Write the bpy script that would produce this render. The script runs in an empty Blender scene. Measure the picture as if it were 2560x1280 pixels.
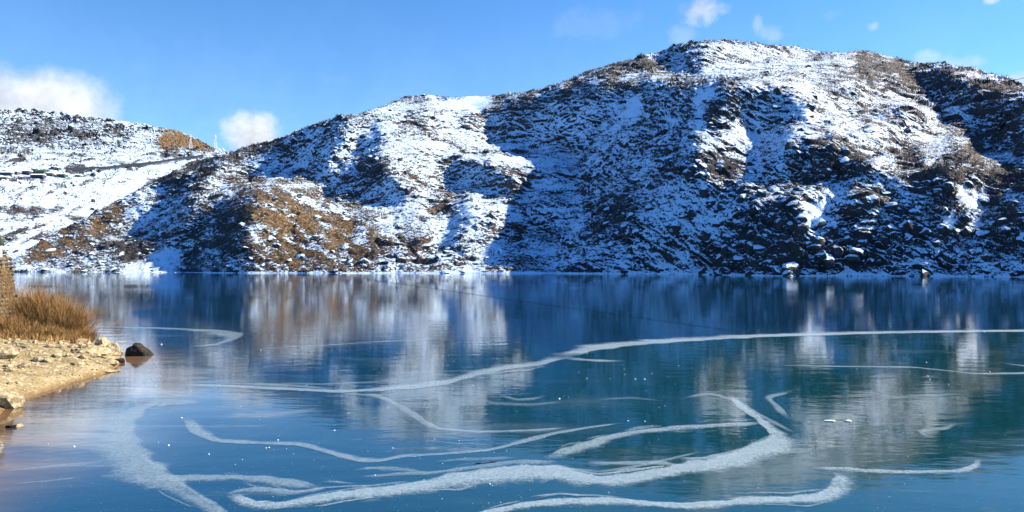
import bpy, bmesh, math, random
import numpy as np
from mathutils import Vector, Matrix, noise as mnoise

random.seed(7); rng = np.random.default_rng(7)
SC = bpy.context.scene
COL = SC.collection
R = math.radians

# ------------------------------------------------------------------ camera
F = 1828.0          # focal length in pixels of the 2560 px wide photograph
HY = 649.0          # row of the horizon
H = 5.5             # camera height above the lake, metres
cam_d = bpy.data.cameras.new('camera'); cam = bpy.data.objects.new('camera', cam_d); COL.objects.link(cam)
cam.location = (0, 0, H); cam.rotation_euler = (R(90), 0, 0)
cam_d.sensor_width = 36.0; cam_d.lens = 36.0 * F / 2560.0
cam_d.shift_y = (HY - 640.0) / 2560.0
cam_d.clip_start = 0.2; cam_d.clip_end = 9000
SC.camera = cam

# ------------------------------------------------------------------ sun, sky, exposure
SUN_EL, SUN_AZ = R(36), R(76)       # azimuth measured from the view direction towards the right
L = np.array([math.cos(SUN_EL) * math.sin(SUN_AZ), math.cos(SUN_EL) * math.cos(SUN_AZ), math.sin(SUN_EL)])
sd = bpy.data.lights.new('sun', 'SUN'); sun = bpy.data.objects.new('sun', sd); COL.objects.link(sun)
sd.energy = 5.0; sd.angle = R(0.5); sd.color = (1.0, 0.79, 0.56)
sun.rotation_euler = Vector(L).to_track_quat('Z', 'Y').to_euler()
SC.view_settings.view_transform = 'Standard'; SC.view_settings.look = 'None'
SC.view_settings.exposure = 1.5; SC.view_settings.gamma = 1.0
SC.view_settings.use_curve_mapping = False

SC.cycles.diffuse_bounces = 2

class NT:
    """tiny node helper"""
    def __init__(s, tree): s.t = tree; s.t.nodes.clear()
    def n(s, typ, **kw):
        nd = s.t.nodes.new(typ)
        for k, v in kw.items():
            if k.startswith('i_'):
                key = k[2:]; key = int(key) if key.isdigit() else key.replace('_', ' ')
                s.set(nd.inputs[key], v)
            else: setattr(nd, k, v)
        return nd
    def set(s, sock, v):
        if hasattr(v, 'is_output') or isinstance(v, bpy.types.NodeSocket): s.t.links.new(v, sock)
        else:
            if isinstance(v, (tuple, list)) and sock.type == 'RGBA' and len(v) == 3: v = (*v, 1)
            sock.default_value = v
    def m(s, op, a, b=0.0, c=None, clamp=False):
        nd = s.t.nodes.new('ShaderNodeMath'); nd.operation = op; nd.use_clamp = clamp
        s.set(nd.inputs[0], a); s.set(nd.inputs[1], b)
        if c is not None: s.set(nd.inputs[2], c)
        return nd.outputs[0]
    def mix(s, f, a, b, mode='MIX'):
        nd = s.t.nodes.new('ShaderNodeMix'); nd.data_type = 'RGBA'; nd.blend_type = mode
        s.set(nd.inputs[0], f); s.set(nd.inputs[6], a); s.set(nd.inputs[7], b); return nd.outputs[2]
    def ss(s, v, lo, hi, a=0.0, b=1.0):
        nd = s.t.nodes.new('ShaderNodeMapRange'); nd.interpolation_type = 'SMOOTHSTEP'
        for i, q in enumerate((v, lo, hi, a, b)): s.set(nd.inputs[i], q)
        return nd.outputs[0]
    def noise(s, vec, scale, detail=4.0, rough=0.55, dist=0.0):
        nd = s.t.nodes.new('ShaderNodeTexNoise')
        if vec is not None: s.t.links.new(vec, nd.inputs['Vector'])
        nd.inputs['Scale'].default_value = scale; nd.inputs['Detail'].default_value = detail
        nd.inputs['Roughness'].default_value = rough; nd.inputs['Distortion'].default_value = dist
        return nd.outputs[0]
    def attr(s, name):
        nd = s.t.nodes.new('ShaderNodeAttribute'); nd.attribute_name = name; return nd
    def scaled(s, vec, sc, rot=(0, 0, 0)):
        nd = s.t.nodes.new('ShaderNodeMapping'); s.t.links.new(vec, nd.inputs[0])
        nd.inputs['Scale'].default_value = sc; nd.inputs['Rotation'].default_value = rot; return nd.outputs[0]

world = bpy.data.worlds.new('World'); SC.world = world; world.use_nodes = True
def build_world():
    w = NT(world.node_tree)
    sky = w.n('ShaderNodeTexSky', sky_type='NISHITA', sun_disc=False, sun_elevation=SUN_EL, sun_rotation=SUN_AZ,
              altitude=3700.0, air_density=1.0, dust_density=0.15, ozone_density=1.4)
    hs = w.n('ShaderNodeHueSaturation'); w.set(hs.inputs['Saturation'], 1.14); w.set(hs.inputs['Color'], sky.outputs[0])
    tint = w.mix(1.0, hs.outputs[0], (0.66, 0.98, 1.12), 'MULTIPLY')
    tc = w.n('ShaderNodeTexCoord'); d = tc.outputs['Generated']
    sx = w.n('ShaderNodeSeparateXYZ'); w.set(sx.inputs[0], d)
    az = w.m('ARCTAN2', sx.outputs[0], sx.outputs[1])
    el = w.m('ARCSINE', sx.outputs[2])
    n1 = w.noise(d, 9.0, 8.0, 0.6, 0.3); n2 = w.noise(d, 34.0, 6.0, 0.62)
    nn = w.m('ADD', w.m('MULTIPLY', w.m('SUBTRACT', n1, 0.5), 1.7), w.m('MULTIPLY', w.m('SUBTRACT', n2, 0.5), 1.3))
    total = None
    # px, py, half width, half height (photo pixels), strength, raggedness
    for px, py, rx, ry, st, rag in ((120, 270, 240, 118, 0.98, .35), (-60, 240, 220, 120, .98, .35), (632, 345, 100, 78, 0.96, .6), (1745, 22, 80, 46, 0.6, 1.3),
                               (1700, 85, 50, 34, 0.22, 1.2), (1895, 55, 18, 30, 0.3, 1.3), (1935, 85, 52, 34, 0.3, 1.3), (2183, 68, 22, 16, 0.35, 1.3),
                               (2310, 150, 70, 26, 0.35, 1.3), (2420, 158, 70, 26, 0.45, 1.2), (2545, 200, 60, 34, 0.75, 1.0), (2475, 2, 26, 14, 0.6, 1.0),
                               (2080, 40, 60, 30, 0.18, 1.2), (860, 200, 200, 60, 0.10, 1.2), (1500, 60, 170, 50, 0.10, 1.2), (3100, 210, 300, 80, .8, .9), (-700, 220, 260, 70, .9, .8)):
        X, Z = (px - 1280) / F, (HY - py) / F
        a0 = math.atan(X); e0 = math.atan(Z / math.hypot(1, X)); ra = rx / F / (1 + X * X); re = ry / F / math.hypot(1, X)
        da = w.m('DIVIDE', w.m('SUBTRACT', az, a0), ra); de = w.m('DIVIDE', w.m('SUBTRACT', el, e0), re)
        dist = w.m('SQRT', w.m('ADD', w.m('MULTIPLY', da, da), w.m('MULTIPLY', de, de)))
        v = w.m('ADD', w.m('SUBTRACT', 1.0, dist), w.m('MULTIPLY', nn, rag))
        mk = w.ss(v, -0.05, 0.75 if st > .9 else 0.95, 0.0, st)
        total = mk if total is None else w.m('MAXIMUM', total, mk)
    # general thin high cloud, everywhere in the sky
    hz = w.ss(el, -0.02, 0.42, 0.20, 0.0)
    total = w.m('MAXIMUM', total, hz)
    lum = w.ss(w.m('ADD', n1, w.m('MULTIPLY', n2, .6)), 0.55, 1.05, 0.50, 0.80)
    cc = w.n('ShaderNodeCombineColor'); w.set(cc.inputs[0], w.m('MULTIPLY', lum, 5.6)); w.set(cc.inputs[1], w.m('MULTIPLY', lum, 5.9)); w.set(cc.inputs[2], w.m('MULTIPLY', lum, 6.4))
    c = w.mix(total, tint, cc.outputs[0])
    bg = w.n('ShaderNodeBackground'); w.set(bg.inputs[0], c); bg.inputs[1].default_value = 0.084
    out = w.n('ShaderNodeOutputWorld'); w.t.links.new(bg.outputs[0], out.inputs[0])
build_world()

# ------------------------------------------------------------------ helpers
def at(px, py, z=0.0):
    """the point of the level z seen at a photo pixel"""
    D = (H - z) * F / (py - HY)
    return ((px - 1280) / F * D, D, z)
def atD(px, py, D): return ((px - 1280) / F * D, D, H + (HY - py) / F * D)

def tag(o, label=None, cat=None, group=None, kind=None):
    if label: o['label'] = label
    if cat: o['category'] = cat
    if group: o['group'] = group
    if kind: o['kind'] = kind
    return o
def empty(name, loc, label, cat, group=None, rz=0):
    o = bpy.data.objects.new(name, None); COL.objects.link(o); o.location = loc; o.rotation_euler = (0, 0, rz)
    o.empty_display_size = 0.2
    return tag(o, label, cat, group)
def link(name, me, mat=None, parent=None):
    o = bpy.data.objects.new(name, me); COL.objects.link(o)
    if mat is not None:
        me.materials.clear(); me.materials.append(mat)
    if parent: o.parent = parent
    return o
def np_mesh(name, V, Fq, smooth=False, attrs=None):
    me = bpy.data.meshes.new(name); V = np.asarray(V, dtype=np.float32); Fq = np.asarray(Fq, dtype=np.int32)
    k = Fq.shape[1]; me.vertices.add(len(V)); me.vertices.foreach_set('co', V.ravel())
    me.loops.add(Fq.size); me.loops.foreach_set('vertex_index', Fq.ravel())
    me.polygons.add(len(Fq)); me.polygons.foreach_set('loop_start', np.arange(0, Fq.size, k, dtype=np.int32))
    me.polygons.foreach_set('use_smooth', np.full(len(Fq), smooth))
    me.update(calc_edges=True)
    for n, a in (attrs or {}).items():
        at_ = me.attributes.new(n, 'FLOAT', 'POINT'); at_.data.foreach_set('value', np.asarray(a, dtype=np.float32).ravel())
    return me

# vectorised noise ---------------------------------------------------
def _h(ix, iy, iz, s):
    n = (ix * 374761393 + iy * 668265263 + iz * 2147483647 + s * 974634777) & 0xffffffff
    n = ((n ^ (n >> 13)) * 1274126177) & 0xffffffff
    n = (n ^ (n >> 16)) & 0xffffffff
    return n.astype(np.float64) / 4294967295.0
def vnoise(P, scale, seed=0):
    Q = P / scale; I = np.floor(Q).astype(np.int64); f = Q - I; f = f * f * f * (f * (f * 6 - 15) + 10)
    r = 0.0
    for dx in (0, 1):
        wx = f[:, 0] if dx else 1 - f[:, 0]
        for dy in (0, 1):
            wy = f[:, 1] if dy else 1 - f[:, 1]
            for dz in (0, 1):
                wz = f[:, 2] if dz else 1 - f[:, 2]
                r = r + wx * wy * wz * _h(I[:, 0] + dx, I[:, 1] + dy, I[:, 2] + dz, seed)
    return r * 2 - 1
def fbm(P, scale, octv, seed=0, gain=.5, ridged=False):
    a, r, tot = 1.0, 0.0, 0.0
    for i in range(octv):
        v = vnoise(P, scale, seed + i * 17)
        if ridged: v = 1 - 2 * np.abs(v)
        r = r + a * v; tot += a; a *= gain; scale *= 0.5
    return r / tot
def blocks(P, scale, seed=0):
    """cellular noise: each cell a tilted facet, like broken rock"""
    Q = P / scale; I = np.floor(Q).astype(np.int64)
    best = np.full(len(P), 9.0); val = np.zeros(len(P)); second = np.full(len(P), 9.0)
    for dx in (-1, 0, 1):
        for dy in (-1, 0, 1):
            for dz in (-1, 0, 1):
                a, b, c = I[:, 0] + dx, I[:, 1] + dy, I[:, 2] + dz
                ox, oy, oz = _h(a, b, c, seed), _h(a, b, c, seed + 1), _h(a, b, c, seed + 2)
                rx, ry, rz = Q[:, 0] - a - ox, Q[:, 1] - b - oy, Q[:, 2] - c - oz
                d = rx * rx + ry * ry + rz * rz
                v = (ox - .5) * 1.1 + rx * (oy - .5) * 2.0 + ry * (oz - .5) * 2.0 + rz * (ox - .5) * 2.0
                m = d < best; second = np.where(m, best, np.minimum(second, d)); val = np.where(m, v, val); best = np.where(m, d, best)
    edge = np.sqrt(second) - np.sqrt(best)
    return val * np.clip(edge * 4, 0, 1) - 0.25 * (1 - np.clip(edge * 5, 0, 1))

# polygons on the photo, rasterised on a coarse grid -----------------
GX0, GX1, GY0, GY1, GS = -480, 3040, 40, 712, 4
gx = np.arange(GX0, GX1 + 1, GS, dtype=float); gy = np.arange(GY0, GY1 + 1, GS, dtype=float)
GXX, GYY = np.meshgrid(gx, gy)
def poly_mask(pts, xx=None, yy=None):
    xx = GXX if xx is None else xx; yy = GYY if yy is None else yy
    m = np.zeros(xx.shape, bool); n = len(pts)
    for i in range(n):
        x1, y1 = pts[i]; x2, y2 = pts[(i + 1) % n]
        if y1 == y2: continue
        c = ((y1 > yy) != (y2 > yy)) & (xx < (x2 - x1) * (yy - y1) / (y2 - y1) + x1); m ^= c
    return m.astype(float)
def blur(a, k, it=2):
    k = max(1, int(k))
    ker = np.ones(2 * k + 1) / (2 * k + 1)
    for _ in range(it):
        p = np.pad(a, ((k, k), (k, k)), mode='edge')
        p = np.apply_along_axis(lambda v: np.convolve(v, ker, 'valid'), 0, p)
        a = np.apply_along_axis(lambda v: np.convolve(v, ker, 'valid'), 1, p)
    return a
def samp(g, x, y):
    fx = np.clip((x - GX0) / GS, 0, len(gx) - 1.001); fy = np.clip((y - GY0) / GS, 0, len(gy) - 1.001)
    ix = fx.astype(int); iy = fy.astype(int); fx = fx - ix; fy = fy - iy
    return (g[iy, ix] * (1 - fx) + g[iy, ix + 1] * fx) * (1 - fy) + (g[iy + 1, ix] * (1 - fx) + g[iy + 1, ix + 1] * fx) * fy
def union(polys, k=3):
    m = np.zeros(GXX.shape)
    for p in polys: m = np.maximum(m, poly_mask(p))
    return blur(m, k)

# ------------------------------------------------------------------ materials
def new_mat(name):
    m = bpy.data.materials.new(name); m.use_nodes = True; return m, NT(m.node_tree)
def finish(nt, color, rough=0.85, bump=None, bstr=0.3, bdist=0.1, spec=0.3, **extra):
    b = nt.n('ShaderNodeBsdfPrincipled'); nt.set(b.inputs['Base Color'], color); nt.set(b.inputs['Roughness'], rough)
    nt.set(b.inputs['Specular IOR Level'], spec)
    for k, v in extra.items(): nt.set(b.inputs[k.replace('_', ' ')], v)
    if bump is not None:
        bn = nt.n('ShaderNodeBump'); nt.set(bn.inputs['Height'], bump); bn.inputs['Strength'].default_value = bstr; bn.inputs['Distance'].default_value = bdist
        nt.set(b.inputs['Normal'], bn.outputs[0])
    o = nt.n('ShaderNodeOutputMaterial'); nt.t.links.new(b.outputs[0], o.inputs[0]); return b

SNOW = (0.46, 0.66, 0.93)  # shade blue put into the snow colour, balanced by the warm sun
def terrain_mat(name, far=False):
    m, t = new_mat(name)
    pos = t.n('ShaderNodeNewGeometry').outputs['Position']
    sn = t.attr('snow').outputs['Fac']; gr = t.attr('grass').outputs['Fac']; sh = t.attr('shrub').outputs['Fac']; wm = t.attr('warm').outputs['Fac']
    nf = t.noise(t.scaled(pos, (1, 1, 1.3), (0.3, 0.5, 0.2)), 0.9, 6, 0.7)
    nm = t.noise(pos, 0.16, 5, 0.6); nh = t.noise(pos, 3.0, 3, 0.6)
    rock = t.mix(t.ss(nm, .35, .65), (0.009, 0.012, 0.020), (0.034, 0.039, 0.050))
    rock = t.mix(t.m('MULTIPLY', t.ss(nf, .45, .7), t.m('ADD', 0.06, t.m('MULTIPLY', wm, 0.8))), rock, (0.26, 0.17, 0.10))
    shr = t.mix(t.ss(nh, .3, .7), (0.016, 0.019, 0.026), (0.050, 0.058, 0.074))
    gra = t.mix(t.ss(nf, .3, .7), (0.055, 0.042, 0.026), (0.20, 0.142, 0.078))
    nh2 = t.noise(pos, 1.9, 4, .65)
    nsel = t.m('MULTIPLY', t.m('SUBTRACT', nf, 0.5), 1.5)
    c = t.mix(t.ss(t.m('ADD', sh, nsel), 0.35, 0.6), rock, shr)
    c = t.mix(t.ss(t.m('ADD', gr, nsel), 0.42, 0.6), c, gra)
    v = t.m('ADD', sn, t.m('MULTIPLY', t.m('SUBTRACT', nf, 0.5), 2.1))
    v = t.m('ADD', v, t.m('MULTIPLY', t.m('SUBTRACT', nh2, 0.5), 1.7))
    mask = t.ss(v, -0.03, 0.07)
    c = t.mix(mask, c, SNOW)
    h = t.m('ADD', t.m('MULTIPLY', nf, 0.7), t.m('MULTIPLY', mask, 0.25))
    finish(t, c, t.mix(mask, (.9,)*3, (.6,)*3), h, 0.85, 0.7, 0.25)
    return m
M_TERR = terrain_mat('snowy_rock_hillside')

def boulder_mat(name, snow_at, dark, light):
    m, t = new_mat(name); g = t.n('ShaderNodeNewGeometry'); pos = g.outputs['Position']
    s = t.n('ShaderNodeSeparateXYZ'); t.set(s.inputs[0], g.outputs['Normal'])
    n1 = t.noise(pos, 0.8, 5, .65); n2 = t.noise(pos, 5, 4, .6)
    c = t.mix(t.ss(n1, .3, .7), dark, light); c = t.mix(t.ss(n2, .4, .75), c, tuple(min(1, q * 1.7) for q in light))
    if snow_at is not None:
        v = t.m('ADD', s.outputs[2], t.m('MULTIPLY', t.m('SUBTRACT', n1, .5), 1.1))
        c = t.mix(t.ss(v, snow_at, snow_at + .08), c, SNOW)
    finish(t, c, 0.85, n2, .6, .15, .25); return m
M_BOULD = boulder_mat('snow_capped_rock', 0.45, (0.011, 0.013, 0.020), (0.042, 0.045, 0.054))

def simple_mat(name, c1, c2, scale=3.0, rough=.8, bstr=.3, metallic=0.0, bdist=.05):
    m, t = new_mat(name); pos = t.n('ShaderNodeTexCoord').outputs['Object']
    n = t.noise(pos, scale, 5, .65); c = t.mix(t.ss(n, .3, .7), c1, c2)
    finish(t, c, rough, n, bstr, bdist, .3, Metallic=metallic); return m

# ------------------------------------------------------------------ the mountain: shape solved from its outlines and drawn lit and shaded areas
SKY_PTS = [(-480, 700), (-200, 692), (-60, 684), (0, 668), (30, 652), (70, 625), (130, 590), (200, 548), (260, 518), (340, 475), (430, 430), (500, 402), (560, 386), (600, 374),
           (650, 356), (700, 346), (760, 321), (800, 305), (850, 289), (900, 287), (950, 268), (1000, 245), (1030, 238), (1060, 236), (1130, 247), (1180, 240), (1260, 237), (1300, 232),
           (1360, 221), (1430, 196), (1500, 168), (1560, 152), (1640, 132), (1690, 112), (1740, 104), (1790, 99), (1850, 103), (1930, 115), (1975, 114), (2020, 124), (2060, 131), (2100, 136), (2130, 127), (2160, 124), (2200, 136),
           (2290, 160), (2350, 153), (2420, 170), (2500, 190), (2560, 214), (2700, 262), (2850, 330), (3040, 400)]
SHORE_PTS = [(-480, 678), (0, 680), (400, 682), (640, 683), (1000, 683.5), (1345, 684), (1700, 686), (1960, 691), (2060, 690), (2300, 691), (2560, 693), (3040, 697)]
def interp(pts, x): a = np.array(pts, float); return np.interp(x, a[:, 0], a[:, 1])
def skyline(x): return np.minimum(sum(interp(SKY_PTS, x + o) for o in (-24, -16, -8, 0, 8, 16, 24)) / 7, shore(x) - 6)
def shore(x): return interp(SHORE_PTS, x)
def shoreD(x): return H * F / (shore(x) - HY)

SHADE = [
 [(200, 684), (250, 655), (330, 612), (430, 575), (520, 525), (600, 492), (650, 480), (640, 520), (625, 600), (628, 684), (470, 684), (470, 640), (455, 612), (380, 632), (290, 668)],
 [(330, 565), (400, 500), (470, 440), (530, 402), (560, 396), (520, 450), (480, 500), (440, 545), (380, 585)],
 [(590, 392), (680, 360), (760, 332), (842, 300), (852, 340), (820, 385), (800, 410), (850, 440), (960, 470), (1010, 500), (960, 512), (860, 486), (800, 446), (740, 420), (690, 405), (650, 432), (608, 445)],
 [(930, 330), (965, 315), (950, 395), (905, 420), (890, 400)],
 [(830, 425), (960, 390), (970, 440), (1003, 468), (985, 505), (900, 492), (822, 465)],
 [(1120, 402), (1190, 404), (1230, 425), (1290, 465), (1300, 490), (1240, 485), (1160, 460)],
 [(1150, 520), (1180, 525), (1150, 565), (1165, 620), (1110, 640), (1100, 600)],
 [(1205, 300), (1300, 246), (1430, 212), (1500, 205), (1500, 260), (1560, 215), (1640, 205), (1700, 225), (1790, 205), (1850, 262), (1800, 322), (1752, 310), (1752, 360), (1730, 400), (1760, 440),
  (1850, 455), (1880, 500), (1900, 540), (1995, 500), (1995, 560), (2010, 600), (2090, 600), (2085, 500), (2140, 465), (2100, 455), (1980, 440), (1900, 445), (1880, 400), (1900, 330), (1850, 300), (1850, 215), (1990, 235), (2012, 300), (1965, 345),
  (2000, 372), (2100, 385), (2170, 425), (2280, 432), (2350, 420), (2400, 445), (2560, 400), (3040, 500), (3040, 706), (1385, 706), (1382, 610), (1350, 560), (1352, 512), (1430, 490), (1445, 410), (1400, 365), (1320, 345), (1245, 350)],
 [(1640, 150), (1690, 118), (1760, 112), (1770, 140), (1740, 185), (1680, 190)],
 [(2290, 172), (2350, 162), (2450, 215), (2560, 240), (3040, 440), (3040, 460), (2560, 395), (2500, 372), (2430, 330), (2360, 290), (2330, 230)],
]
LITP = [[(2150, 462), (2215, 465), (2240, 500), (2190, 492), (2140, 500)], [(2400, 455), (2440, 462), (2450, 482), (2400, 476)], [(2440, 400), (2520, 410), (2550, 432), (2470, 425)],
        [(1960, 640), (2010, 650), (2025, 672), (1975, 662)], [(1500, 215), (1520, 220), (1505, 262), (1490, 262)], [(2340, 150), (2420, 172), (2460, 200), (2380, 195)]]
shade_g = union(SHADE, 3)
lit_g = union(LITP, 1)
shade_g = np.clip(shade_g - lit_g, 0, 1)

def solve_depth():
    st = 8
    xs = np.arange(GX0, GX1 + 1, st, dtype=float); ys = np.arange(712, 50, -st, dtype=float)   # rows go upwards
    XX, YY = np.meshgrid(xs, ys); X = (XX - 1280) / F; Z = (HY - YY) / F; h = st / F
    cx = (XX[:-1, :-1] + st / 2); cy = (YY[:-1, :-1] - st / 2); Xc = (cx - 1280) / F; Zc = (HY - cy) / F
    inside = (cy > skyline(cx) - 8).astype(float)
    Q = np.stack([cx.ravel(), cy.ravel(), 0 * cx.ravel()], -1)
    wx = fbm(Q, 60, 4, 201, .9).reshape(cx.shape) * 34; wy = fbm(Q, 60, 4, 231, .9).reshape(cx.shape) * 28
    s = 0.65 - 0.89 * samp(shade_g, cx + wx, cy + wy) + .42 * fbm(Q, 64, 3, 251, .8).reshape(cx.shape)
    a = L[0] - L[1] * Xc; b = L[2] - L[1] * Zc
    logS = np.log(shoreD(XX)); low = (YY > shore(XX) - 7).astype(float)
    q0 = 1.65; p0 = np.gradient(np.log(shoreD(xs)), h)[None, :-1]
    u = logS + q0 * np.maximum(0, (HY - YY) / F + .018)
    def dp(u): d = (u[:, 1:] - u[:, :-1]) / h; return .5 * (d[1:] + d[:-1])
    def dq(u): d = (u[1:] - u[:-1]) / h; return .5 * (d[:, 1:] + d[:, :-1])
    def dpT(v):
        r = np.zeros_like(u); w = .5 * v / h
        r[:-1, 1:] += w; r[1:, 1:] += w; r[:-1, :-1] -= w; r[1:, :-1] -= w; return r
    def dqT(v):
        r = np.zeros_like(u); w = .5 * v / h
        r[1:, 1:] += w; r[1:, :-1] += w; r[:-1, 1:] -= w; r[:-1, :-1] -= w; return r
    def lap(u):
        r = np.zeros_like(u); r[1:-1, 1:-1] = (u[2:, 1:-1] + u[:-2, 1:-1] + u[1:-1, 2:] + u[1:-1, :-2] - 4 * u[1:-1, 1:-1]) / h; return r
    def lapT(v):
        r = np.zeros_like(u); w = np.zeros_like(u); w[1:-1, 1:-1] = v[1:-1, 1:-1] / h
        r += -4 * w; r[1:] += w[:-1]; r[:-1] += w[1:]; r[:, 1:] += w[:, :-1]; r[:, :-1] += w[:, 1:]; return r
    pen = np.zeros_like(inside); penp = np.zeros_like(inside); Nn = np.full_like(inside, 2.0)
    for outer in range(7):
        c = L[1] + s * Nn
        w1 = 1.0 * inside; w2 = .10 + 0 * inside; w3 = .03
        wl = .02; wb = 4000.0 * low
        def A(u):
            p, q = dp(u), dq(u); e = w1 * (a * p + b * q)
            return dpT(a * e + (w3 + penp) * p) + dqT(b * e + (w2 + pen) * q) + wl * lapT(lap(u)) + wb * u
        rhs = dpT(a * w1 * c + w3 * p0 + penp * plim if outer else a * w1 * c + w3 * p0) + dqT(b * w1 * c + w2 * q0 + pen * .38) + wb * logS
        r = rhs - A(u); d = r.copy(); rr = (r * r).sum()
        for k in range(160):
            Ad = A(d); al = rr / ((d * Ad).sum() + 1e-20); u = u + al * d; r = r - al * Ad; r2 = (r * r).sum(); d = r + (r2 / rr) * d; rr = r2
            if rr < 1e-9: break
        p, q = dp(u), dq(u); Nn = np.sqrt(p * p + q * q + (1 + p * Xc + q * Zc) ** 2)
        pen = np.where(q < .38, 6.0, pen * .8); plim = np.clip(p, -2.2, 2.2); penp = np.where(np.abs(p) > 2.2, 4.0, 0.0)
    return xs, ys, u
sxs, sys_, sU = solve_depth()
def depth_at(x, y):
    st = 8.0
    fx = np.clip((x - sxs[0]) / st, 0, len(sxs) - 1.001); fy = np.clip((sys_[0] - y) / st, 0, len(sys_) - 1.001)
    ix = fx.astype(int); iy = fy.astype(int); fx = fx - ix; fy = fy - iy
    # smooth interpolation
    g = sU
    return np.exp((g[iy, ix] * (1 - fx) + g[iy, ix + 1] * fx) * (1 - fy) + (g[iy + 1, ix] * (1 - fx) + g[iy + 1, ix + 1] * fx) * fy)

GRASS = union([[(622, 510), (700, 484), (790, 480), (850, 495), (900, 540), (960, 560), (1010, 590), (930, 640), (880, 684), (640, 684), (610, 610)]], 9) * .54 \
      + union([[(40, 650), (130, 592), (250, 525), (330, 485), (300, 540), (200, 610), (120, 655), (50, 665)]], 4) * .55 \
      + union([[(1000, 560), (1080, 560), (1090, 650), (1020, 660)], [(1000, 270), (1100, 300), (1080, 320), (1010, 300)], [(1030, 440), (1100, 480), (1060, 520), (1010, 490)]], 6) * .35 \
      + union([[(100, 600), (260, 540), (330, 560), (480, 660), (100, 680)]], 12) * .28 + union([[(480, 400), (700, 340), (720, 500), (560, 640), (480, 560)]], 14) * .18
SHRUB_SHADE = union([[(430, 650), (520, 565), (600, 505), (655, 485), (640, 560), (628, 684), (500, 684)], [(240, 655), (420, 590), (560, 500), (600, 495), (520, 570), (420, 610), (300, 660)],  # first two patches paint in the dark shade left of the brown hill
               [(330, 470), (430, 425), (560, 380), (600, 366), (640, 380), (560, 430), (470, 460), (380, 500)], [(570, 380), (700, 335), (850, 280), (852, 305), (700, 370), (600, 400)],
               [(850, 400), (960, 390), (985, 425), (950, 465), (860, 450)],
               [(1230, 240), (1430, 190), (1650, 125), (1660, 175), (1500, 235), (1350, 280), (1240, 300)],
               [(1650, 190), (1800, 210), (1900, 250), (1850, 290), (1700, 270)],
               [(2000, 118), (2300, 150), (2300, 235), (2180, 225), (2060, 180)], [(2290, 150), (2350, 145), (2560, 205), (2560, 300), (2420, 270), (2330, 230)],
               [(2370, 330), (2560, 320), (2560, 430), (2440, 400), (2380, 390)], [(2250, 380), (2400, 400), (2480, 450), (2400, 480), (2240, 430)],
               [(2300, 480), (2560, 420), (2560, 640), (2400, 600), (2320, 560)],
               [(1980, 360), (2180, 380), (2160, 450), (2000, 440)]], 5)
CLIFF = union([[(1640, 385), (1700, 370), (1720, 410), (1740, 455), (1690, 450), (1660, 430)], [(1735, 380), (1860, 390), (1840, 430), (1770, 440)], [(1455, 490), (1560, 500), (1600, 580), (1560, 610), (1480, 590)],
               [(1860, 530), (1960, 500), (2080, 560), (2090, 690), (1900, 690), (1720, 690), (1740, 620), (1800, 590)], [(1980, 365), (2160, 380), (2175, 440), (2060, 450)],
               [(2130, 470), (2200, 460), (2300, 560), (2330, 620), (2220, 600), (2160, 680), (2090, 640)], [(1940, 640), (2020, 640), (2040, 694), (1930, 694)], [(1540, 215), (1600, 215), (1640, 260), (1560, 265)],
               [(1250, 430), (1320, 430), (1330, 480), (1260, 480)], [(1070, 500), (1130, 500), (1140, 540), (1075, 545)], [(1280, 570), (1320, 560), (1320, 610), (1285, 615)], [(2480, 280), (2560, 290), (2560, 370), (2480, 350)],
               [(2260, 440), (2400, 440), (2380, 470), (2290, 490)]], 3)
BARE = union([[(1560, 230), (1610, 235), (1600, 290), (1565, 300)], [(1740, 215), (1800, 200), (1780, 250), (1745, 330), (1735, 260)], [(2395, 460), (2450, 480), (2445, 530), (2410, 525)],
              [(2360, 530), (2390, 530), (2390, 580), (2365, 575)], [(1995, 510), (2070, 510), (2070, 600), (2010, 600)], [(300, 668), (440, 615), (455, 640), (440, 682), (310, 682)], [(1120, 240), (1230, 240), (1200, 275), (1130, 270)]], 2)
WARM = union([[(500, 380), (1340, 230), (1420, 420), (1340, 690), (500, 690)]], 20)

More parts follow.
